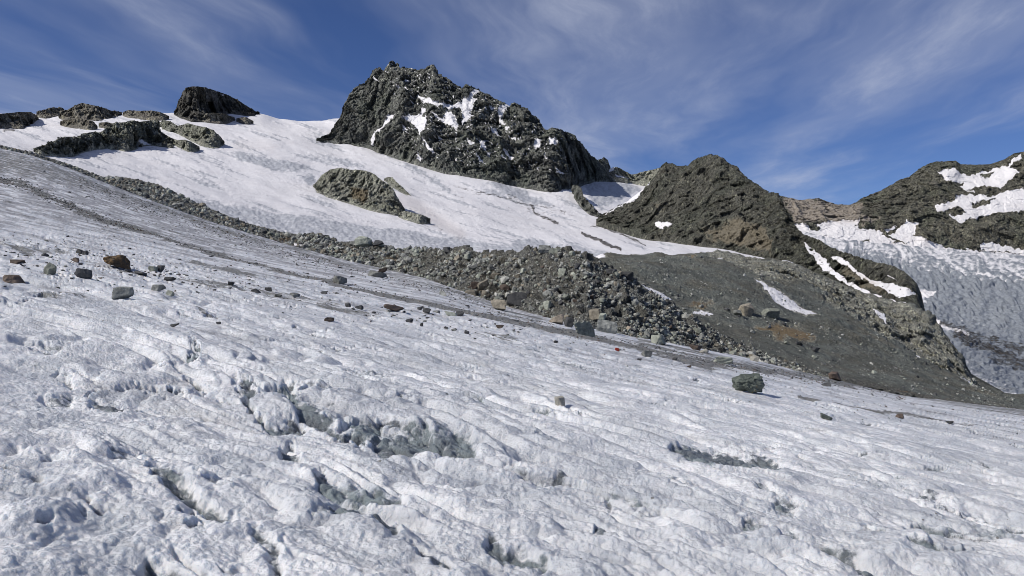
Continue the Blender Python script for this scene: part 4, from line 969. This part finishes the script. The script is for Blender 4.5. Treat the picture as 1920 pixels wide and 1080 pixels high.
G_ICE = 'stones lying on the glacier ice'
G_MOR = 'blocks lying on the moraine'
def wedge_big(r, W, H):
    """boulder with a tilted flat top, widest at the top, narrow foot to the lower right"""
    v, f = ICO[5]
    d = v / np.linalg.norm(v, axis=1)[:, None]
    pl = [((-.12, -.25, 1), .62), ((-1, -.1, -.25), .95), ((-.5, -.5, -.8), .82), ((1, -.1, .05), .92), ((.75, -.35, -.7), 1.0), ((0, -1, -.25), .80), ((.35, -.8, -.55), .86), ((-.55, -.85, .0), .93), ((0, 1, 0), .9),
          ((0, 0, -1), .75), ((.55, -.5, .55), .82), ((-.1, .5, -.6), .9), ((-.6, 0, .75), .92)]
    n = np.array([p[0] for p in pl], float); n /= np.linalg.norm(n, axis=1)[:, None]
    off = np.array([p[1] for p in pl])
    q = np.maximum(d @ n.T, 0) / off
    p = d / ((q ** 26).sum(1) ** (1 / 26))[:, None]
    for s, a in ((2.3, .07), (6, .035), (15, .015)):
        g = p * s + 4.4; p = p + d * (n3(g[:, 0], g[:, 1], g[:, 2]) * a)[:, None]
    c, _ = cell3(p * 1.0, 0.5); p = p + d * (c * 0.13)[:, None]
    c, _ = cell3(p * 1.0, 0.2, 5); p = p + d * (c * 0.05)[:, None]
    p = p / np.abs(p).max(0)
    return p * np.array([W, W * .8, H]) * .5, f
def slab_wedge(r, W, H):
    v, f = rock_verts(5, r, (W, W * .7, H), 8, 22, 0.045)
    v[:, 2] *= 0.62 + 0.38 * np.clip((v[:, 0] / W + .5) * 1.5, 0, 1)
    return v, f

HAND = [
    ('ice', 218, 501, 56, 27, 'ochre', 'large wedge-shaped boulder with ochre face and black right side on the ice', slab_wedge),
    ('ice', 22, 531, 46, 23, 'brown', 'reddish brown boulder cut by the left edge of the photo', None),
    ('ice', 95, 515, 28, 24, 'green', 'blocky grey green rock right of the reddish boulder at the edge', None),
    ('ice', 157, 522, 31, 19, 'dark', 'squat dark grey slab of rock below the ochre wedge boulder', None),
    ('ice', 233, 561, 38, 28, 'grey', 'rounded upright grey brown boulder nearest the camera on the left ice', None),
    ('ice', 296, 546, 25, 15, 'grey', 'small pyramid-shaped grey rock right of the upright boulder', None),
    ('ice', 320, 555, 16, 10, 'green', 'small flat grey stone at the foot of the pyramid rock', None),
    ('ice', 434, 534, 13, 8, 'dark', 'small round dark stone alone above the row of stones', None),
    ('ice', 478, 549, 24, 9, 'dark', 'low dark stone, first of the row running right across the ice', None),
    ('ice', 503, 547, 15, 9, 'dark', 'small dark peaked stone, second in the row across the ice', None),
    ('ice', 522, 557, 16, 9, 'grey', 'squat stone, third in the row across the ice', None),
    ('ice', 553, 558, 19, 12, 'grey', 'bulky grey stone, fourth and tallest in the row across the ice', None),
    ('ice', 608, 549, 14, 6, 'dark', 'flat dark stone just above the right end of the row', None),
    ('ice', 618, 603, 21, 8, 'brown', 'rounded flat brown stone alone on clean ice left of centre', None),
    ('ice', 328, 611, 20, 6, 'dark', 'thin bluish black sliver of stone alone on the ice', None),
    ('ice', 412, 608, 9, 5, 'dark', 'tiny dark stone right of the bluish black sliver', None),
    ('ice', 286, 508, 18, 12, 'green', 'pale grey rock, left one of a touching pair past the ochre wedge', None),
    ('ice', 301, 509, 14, 15, 'dark', 'dark upright rock, right one of a touching pair past the ochre wedge', None),
    ('ice', 316, 526, 26, 9, 'dark', 'low dark flat stone below the touching pair of rocks', None),
    ('ice', 147, 474, 15, 9, 'dark', 'dark stone above the left end of the ochre wedge boulder', None),
    ('ice', 33, 494, 25, 8, 'brown', 'low purplish brown stone above the reddish boulder', None),
    ('ice', 84, 482, 16, 7, 'dark', 'flat dark stone at the end of the dirt patch on the left ice', None),
    ('ice', 160, 477, 14, 8, 'dark', 'small dark stone between the dirt patch and the ochre wedge', None),
    ('ice', 142, 492, 20, 8, 'brown', 'low brown stone left of the ochre wedge boulder', None),
    ('ice', 240, 510, 18, 6, 'dark', 'thin dark stone under the right end of the ochre wedge', None),
    ('ice', 262, 516, 22, 7, 'dark', 'long flat dark stone between the ochre wedge and the low flat stone', None),
    ('ice', 637, 532, 32, 15, 'grey', 'brownish grey boulder sitting beside the dirt line left of the moraine', None),
    ('ice', 706, 519, 36, 12, 'grey', 'flat grey slab under the lower edge of the moraine', None),
    ('ice', 717, 511, 18, 11, 'brown', 'brown block behind the flat slab under the moraine', None),
    ('ice', 738, 583, 40, 12, 'brown', 'long low reddish brown boulder on the open ice', None),
    ('ice', 652, 576, 11, 8, 'dark', 'small dark stone left of the long reddish boulder', None),
    ('ice', 675, 580, 17, 8, 'dark', 'dark flattened stone next left of the long reddish boulder', None),
    ('ice', 787, 579, 13, 9, 'dark', 'dark stone, upper one of a group right of the reddish boulder', None),
    ('ice', 800, 587, 17, 11, 'dark', 'dark chunky stone, middle of a group right of the reddish boulder', None),
    ('ice', 817, 588, 15, 7, 'grey', 'flat grey stone, right of the dark chunky stone', None),
    ('ice', 845, 590, 26, 8, 'green', 'pale flat stone slab on the ice below the tan blocks', None),
    ('ice', 862, 592, 18, 10, 'dark', 'dark stone touching the right end of the pale slab', None),
    ('ice', 768, 603, 15, 8, 'dark', 'dark round stone below the group right of the reddish boulder', None),
    ('ice', 790, 613, 8, 8, 'dark', 'tiny upright dark stone below the dark round one', None),
    ('ice', 875, 626, 10, 7, 'dark', 'lowest small dark stone on the ice under the pale slab', None),
    ('ice', 852, 618, 11, 4, 'grey', 'thin flat stone just left of the lowest dark stone', None),
    ('ice', 937, 613, 18, 6, 'brown', 'flat rusty stone on the ice below the moraine', None),
    ('ice', 1042, 641, 9, 5, 'dark', 'tiny dark stone on the ice left of the bright red one', None),
    ('ice', 1156, 658, 11, 7, 'red', 'small bright red rock on the white ice', None),
    ('ice', 1048, 757, 22, 15, 'pale', 'small whitish stone embedded in the ice in mid foreground', None),
    ('ice', 1213, 666, 21, 13, 'grey', 'grey rounded rock right of the bright red one', None),
    ('ice', 1198, 674, 10, 4, 'dark', 'small thin dark stone below the grey rounded rock', None),
    ('ice', 1264, 674, 11, 7, 'dark', 'small dark stone halfway between two larger grey rocks', None),
    ('ice', 1292, 689, 10, 4, 'brown', 'tiny flat brown stone left of the lone big boulder', None),
    ('ice', 1354, 682, 40, 18, 'green', 'broad grey green boulder on the ice at the foot of the moraine', None),
    ('ice', 1405, 736, 60, 37, 'lichen', 'lone large boulder with tilted flat top and ochre streaks on open ice', wedge_big),
    ('ice', 1566, 713, 29, 15, 'brown', 'rounded brown boulder at the edge where ice meets grey debris', None),
    ('ice', 1549, 724, 16, 7, 'dark', 'small dark angular stone below the rounded brown boulder', None),
    ('ice', 1550, 784, 25, 12, 'lichen', 'peaked green grey stone on the ice right of the lone boulder', None),
    ('ice', 1687, 783, 18, 8, 'brown', 'low reddish brown stone on the ice at the right', None),
    ('ice', 1782, 794, 12, 5, 'dark', 'tiny dark stone beside the dark streak at the right', None),
    ('ice', 1232, 644, 37, 19, 'green', 'pale grey green block at the moraine foot, left of the broad one', None),
    ('ice', 1305, 656, 26, 9, 'brown', 'flat brown slab at the moraine foot', None),
    ('ice', 1321, 662, 20, 9, 'pale', 'pale flat stone touching the flat brown slab', None),
    ('ice', 1414, 678, 19, 12, 'pale', 'pale block at the moraine foot above the lone boulder', None),
    ('ice', 1098, 626, 50, 30, 'green', 'largest pale green grey boulder at the foot of the moraine', None),
    ('ice', 1138, 623, 40, 27, 'grey', 'dark grey boulder leaning right of the largest pale one', None),
    ('ice', 1045, 607, 34, 24, 'pink', 'pinkish cream boulder with rusty stain at the moraine foot', None),
    ('ice', 1069, 614, 22, 22, 'dark', 'dark block squeezed between the cream and the largest pale boulder', None),
    ('ice', 937, 581, 34, 21, 'tan', 'tan boulder at the moraine foot under the pile of tan blocks', None),
    ('moraine', 970, 574, 44, 27, 'dark', 'big dark boulder with deep shadow at the moraine foot', None),
    ('ice', 828, 554, 23, 15, 'grey', 'grey block on the edge of the moraine left of the tan pile', None),
    ('moraine', 882, 558, 28, 20, 'tan', 'square tan block, lower left of the tan pile on the moraine', None),
    ('moraine', 909, 541, 26, 20, 'tan', 'tan brown block, top of the tan pile on the moraine', None),
    ('moraine', 909, 560, 20, 15, 'tan', 'small ochre tan block, lower right of the tan pile', None),
    ('moraine', 889, 540, 19, 14, 'brown', 'brown block behind the tan pile', None),
    ('moraine', 948, 546, 24, 15, 'brown', 'flat brown block right of the tan pile', None),
    ('moraine', 930, 524, 21, 15, 'tan', 'tilted tan slab above the tan pile', None),
    ('moraine', 1113, 598, 23, 20, 'tan', 'tan leaning slab above the largest pale boulder', None),
    ('moraine', 1128, 603, 17, 18, 'green', 'pale narrow block above the dark grey leaning boulder', None),
    ('moraine', 1027, 578, 17, 18, 'green', 'pale upright block on the moraine above the cream boulder', None),
    ('moraine', 1053, 520, 18, 16, 'green', 'pale leaning block high in the middle of the moraine face', None),
    ('moraine', 1110, 560, 17, 12, 'brown', 'rusty brown block on the right side of the moraine face', None),
    ('moraine', 1177, 619, 13, 10, 'pink', 'small orange stained stone near the moraine foot', None),
    ('moraine', 683, 460, 33, 20, 'green', 'rounded pale green boulder on the left moraine crest', None),
    ('moraine', 711, 461, 22, 11, 'dark', 'darker flat boulder touching the rounded crest boulder', None),
    ('moraine', 664, 462, 20, 12, 'grey', 'grey block left of the rounded crest boulder', None),
    ('moraine', 840, 474, 17, 15, 'dark', 'pointed dark block standing on the moraine crest', None),
    ('moraine', 1020, 474, 32, 17, 'grey', 'big grey block on the highest hump of the moraine', None),
    ('moraine', 1043, 474, 26, 14, 'green', 'pale block right beside the one on the highest hump', None),
    ('moraine', 1000, 478, 22, 12, 'dark', 'dark block left of the one on the highest hump', None),
    ('moraine', 1176, 525, 27, 15, 'dark', 'dark block at the right end of the moraine crest', None),
    ('moraine', 1147, 516, 24, 12, 'dark', 'flat dark block on the right moraine crest', None),
    ('moraine', 780, 508, 14, 10, 'tan', 'yellowish stone on the left part of the moraine face', None),
    ('moraine', 865, 478, 16, 11, 'tan', 'tan block just under the crest right of the pointed one', None),
    ('moraine', 880, 487, 16, 11, 'green', 'pale slab just under the tan block near the crest', None),
    ('mound', 1401, 591, 30, 24, 'tan', 'square sunlit boulder with dark right side on the grey debris slope', None),
    ('mound', 1382, 591, 20, 15, 'grey', 'grey block against the left of the square boulder on the slope', None),
    ('mound', 1444, 594, 34, 16, 'green', 'flatter boulder right of the square one on the debris slope', None),
    ('mound', 1527, 660, 16, 10, 'dark', 'dark stone low on the grey debris slope', None),
]
for i, (wh, qx, qy, ww, hh, kd, lab, shp) in enumerate(HAND):
    place_rock(wh, qx, qy, ww, hh, kd, lab, G_ICE if wh == 'ice' else (G_MOR if wh == 'moraine' else 'boulders on the debris slope'), 100 + i, sub=4, shape=shp,
               tilt=0.05 if shp else 0.15, sink=0.06 if shp is wedge_big else 0.15)

# further single blocks, each its own object
rr_ = random.Random(5)
def crest_at(x): return float(np.interp(x, [a for a, b in MC], [b for a, b in MC]))
def foot_at(x): return float(np.interp(x, [a for a, b in MF], [b for a, b in MF]))
kinds = ['grey', 'grey', 'grey', 'green', 'green', 'green', 'dark', 'tan', 'brown']
TEMPL = {}
def template(kind, k):
    key = (kind, k)
    if key not in TEMPL:
        r = np.random.default_rng(900 + k * 17)
        v, f = rock_verts(3, r, (1, .9, .75), 5, 34, 0.025)
        TEMPL[key] = mesh_from('rock', v, f, SM[kind])
    return TEMPL[key]
def small_rock(wh, qx, qy, wpx, kind, label, group, flat=1.0):
    p = locate(*SURF[wh], qx, qy)
    o = bpy.data.objects.new('rock', template(kind, rr_.randrange(7))); col.objects.link(o)
    s = wpx * p[1] / F
    o.scale = (s, s * rr_.uniform(.7, 1), s * flat * rr_.uniform(.7, 1.1))
    o.rotation_euler = (rr_.uniform(-.4, .4), rr_.uniform(-.4, .4), rr_.uniform(0, 6.3))
    o.location = (p[0], p[1], p[2] + s * 0.15 * flat)
    o['label'] = label; o['category'] = 'rock'; o['group'] = group
SMALL = {'grey': 'grey', 'green': 'pale greenish', 'dark': 'dark', 'tan': 'tan', 'brown': 'brown'}
n_ind = 0
for _ in range(125):
    x = rr_.gauss(1000, 210)
    if not 600 < x < 1400: continue
    a, b = crest_at(x), foot_at(x)
    y = a + (b - a) * rr_.uniform(.08, 1) ** 0.8
    k = rr_.choice(kinds)
    small_rock('moraine', x, y, rr_.uniform(7.5, 14), k, f'mid-sized {SMALL[k]} angular block among the rubble of the moraine face', f'{SMALL[k]} blocks in the moraine face'); n_ind += 1
for _ in range(70):
    x = rr_.uniform(0, 1000); y = 470 + x * 0.13 + rr_.gauss(0, 26)
    if y < 440 or y > 640: continue
    k = rr_.choice(['dark', 'dark', 'dark', 'grey'])
    small_rock('ice', x, y, rr_.uniform(4, 10), k, f'small {SMALL[k]} stone scattered on the ice below the dirt line', f'small {SMALL[k]} stones on the ice', 0.6); n_ind += 1

for _ in range(78):
    if rr_.random() < .6: x = rr_.uniform(0, 420); y = 488 + x * .10 + rr_.gauss(0, 20)
    else: x = rr_.uniform(600, 1000); y = 572 + (x - 600) * .14 + rr_.gauss(0, 12)
    k = rr_.choice(['dark', 'dark', 'grey'])
    small_rock('ice', x, y, rr_.uniform(4, 9.5), k, f'small {SMALL[k]} stone scattered on the ice below the dirt line', f'small {SMALL[k]} stones on the ice', 0.7); n_ind += 1
for _ in range(16):
    x = rr_.uniform(1250, 1640); a = float(np.interp(x, [1250, 1500, 1640], [520, 560, 640])); b = float(np.interp(x, [1250, 1500, 1640], [590, 680, 705]))
    k = rr_.choice(['grey', 'green', 'dark'])
    small_rock('mound', x, rr_.uniform(a, b), rr_.uniform(7, 13), k, f'{SMALL[k]} block lying loose on the smooth grey debris slope', f'{SMALL[k]} blocks on the debris slope'); n_ind += 1

# ---- the rubble nobody could count
def scatter(name, pts, sizes, mats, label, squash=(.6, 1.0)):
    r = np.random.default_rng(len(pts))
    T = [rock_verts(1 if True else 2, r, (1, r.uniform(.65, 1), r.uniform(.5, .9)), 7, 20, 0)[0] for _ in range(20)]
    f0 = ICO[1][1]
    nV = len(T[0]); N = len(pts)
    a = r.uniform(-np.pi, np.pi, (N, 3)) * np.array([.35, .35, 1])
    cx_, sx_ = np.cos(a[:, 0]), np.sin(a[:, 0]); cy_, sy_ = np.cos(a[:, 1]), np.sin(a[:, 1]); cz_, sz_ = np.cos(a[:, 2]), np.sin(a[:, 2])
    R = np.empty((N, 3, 3))
    R[:, 0, 0] = cz_ * cy_; R[:, 0, 1] = cz_ * sy_ * sx_ - sz_ * cx_; R[:, 0, 2] = cz_ * sy_ * cx_ + sz_ * sx_
    R[:, 1, 0] = sz_ * cy_; R[:, 1, 1] = sz_ * sy_ * sx_ + cz_ * cx_; R[:, 1, 2] = sz_ * sy_ * cx_ - cz_ * sx_
    R[:, 2, 0] = -sy_; R[:, 2, 1] = cy_ * sx_; R[:, 2, 2] = cy_ * cx_
    V = np.array(T)[r.integers(0, 20, N)]
    V = np.einsum('nij,nvj->nvi', R, V * sizes[:, None, None]) + pts[:, None, :]
    fs = (f0[None] + (np.arange(N) * nV)[:, None, None]).reshape(-1, 3)
    me = mesh_from(name, V.reshape(-1, 3), fs, SM[mats[0]])
    for m in mats[1:]: me.materials.append(SM[m])
    mi = np.repeat(r.integers(0, len(mats), N), len(f0)).astype(np.int32)
    me.polygons.foreach_set('material_index', mi)
    o = bpy.data.objects.new(name, me); col.objects.link(o)
    o['kind'] = 'stuff'; o['label'] = label; o['category'] = 'rubble'
    return o
def sample(surf, gx, N, fn, r):
    """points on a surface; fn(qx) -> qy"""
    out = []
    gx0, st = gx[0, 0], gx[0, 1] - gx[0, 0]
    PYs = 540 - surf[..., 2] / surf[..., 1] * F
    for _ in range(N):
        q = fn(r)
        if q is None: continue
        i = int((q[0] - gx0) / st)
        if not 0 <= i < gx.shape[1]: continue
        k = pick(PYs[:, i], q[1], surf[:, i, 1] > 1.5)
        out.append(surf[k, i])
    return np.array(out)
ra = random.Random(21)
def f_mor(r):
    x = r.uniform(560, 1560) if r.random() < .86 else r.uniform(150, 560)
    a, b = crest_at(x), foot_at(x)
    if r.random() > (b - a) / 90 + .12: return None
    return x, a + (b - a) * r.uniform(0, 1.03)
pts = sample(MP, MPX, 16000, f_mor, ra)
g = np.random.default_rng(3)
sz = pts[:, 1] / F * np.exp(g.normal(1.2, .6, len(pts))).clip(1.2, 13)
sz = sz * (0.55 + 1.0 * np.clip(0.5 + 1.6 * fbm2(pts[:, 0] / 3.5, pts[:, 2] / 1.6 + pts[:, 1] / 8, 3), 0, 1.2))
scatter('rubble', pts, sz, ['grey', 'green', 'light', 'grey', 'dark', 'tan', 'green', 'light', 'grey', 'grey', 'green'], 'countless grey stones covering the long moraine ridge')
def f_band(r):
    # stones of the narrow moraine band climbing to the upper left
    x = r.uniform(-60, 640)
    a, b = crest_at(x), foot_at(x)
    return x, a + (b - a) * r.uniform(-.02, 1.0)
pts = sample(MP, MPX, 2200, f_band, ra)
sz = pts[:, 1] / F * np.exp(g.normal(1.5, .48, len(pts))).clip(1.8, 11)
scatter('rubble', pts, sz, ['grey', 'green', 'dark', 'dark', 'grey', 'tan', 'grey'], 'line of dumped stones climbing to the upper left along the ice')
BX, BYY = zip(*[(-100, 320), (0, 338), (50, 348), (100, 374), (200, 414), (277, 436), (367, 466), (500, 502), (617, 530), (710, 550), (810, 570), (893, 587), (960, 602), (1060, 623), (1193, 648), (1313, 679), (1460, 697), (1600, 722)])
def f_ice(r):
    t = r.random()
    if t < .40:
        x = r.uniform(-60, 1600) if r.random() < .6 else r.uniform(-20, 260); wdt = 5 if x < 230 else (2.0 if x < 600 else 3.5)
        return x, float(np.interp(x, BX, BYY)) + r.gauss(0, wdt)
    if t < .66:
        x = r.uniform(560, 1700); return x, foot_at(x) + abs(r.gauss(0, 9))
    if t < .80:
        x = r.uniform(150, 600); return x, foot_at(x) + abs(r.gauss(0, 12))
    if t < .90:
        x = r.uniform(0, 700); return x, 470 + x * .13 + r.gauss(0, 22)
    x = r.uniform(0, 1920); a = float(np.interp(x, CR[:, 0], CR[:, 1])); return x, a + 8 + abs(r.gauss(0, 1)) * (60 if x < 900 else 30)
pts = sample(GP, GPX, 9000, f_ice, ra)
sz = pts[:, 1] / F * np.exp(g.normal(.72, .45, len(pts))).clip(.8, 5.5)
scatter('gravel', pts, sz, ['grey', 'dark', 'dark', 'brown', 'grey'], 'loose grit and small stones strewn over the glacier ice')
def f_mound(r):
    x = r.uniform(1130, 1900); a = float(np.interp(x, [p[0] for p in c3], [p[1] for p in c3])); b = float(np.interp(x, [p[0] for p in f3], [p[1] for p in f3]))
    return x, a + (b - a) * r.uniform(.02, 1)
pts = sample(DP, DPX, 5200, f_mound, ra)
sz = pts[:, 1] / F * np.exp(g.normal(.6, .65, len(pts))).clip(.7, 9)
scatter('gravel', pts, sz, ['grey', 'green', 'grey', 'light', 'dark'], 'scattered small stones on the grey debris slope')
print('individual small rocks', n_ind, 'hand', len(HAND))
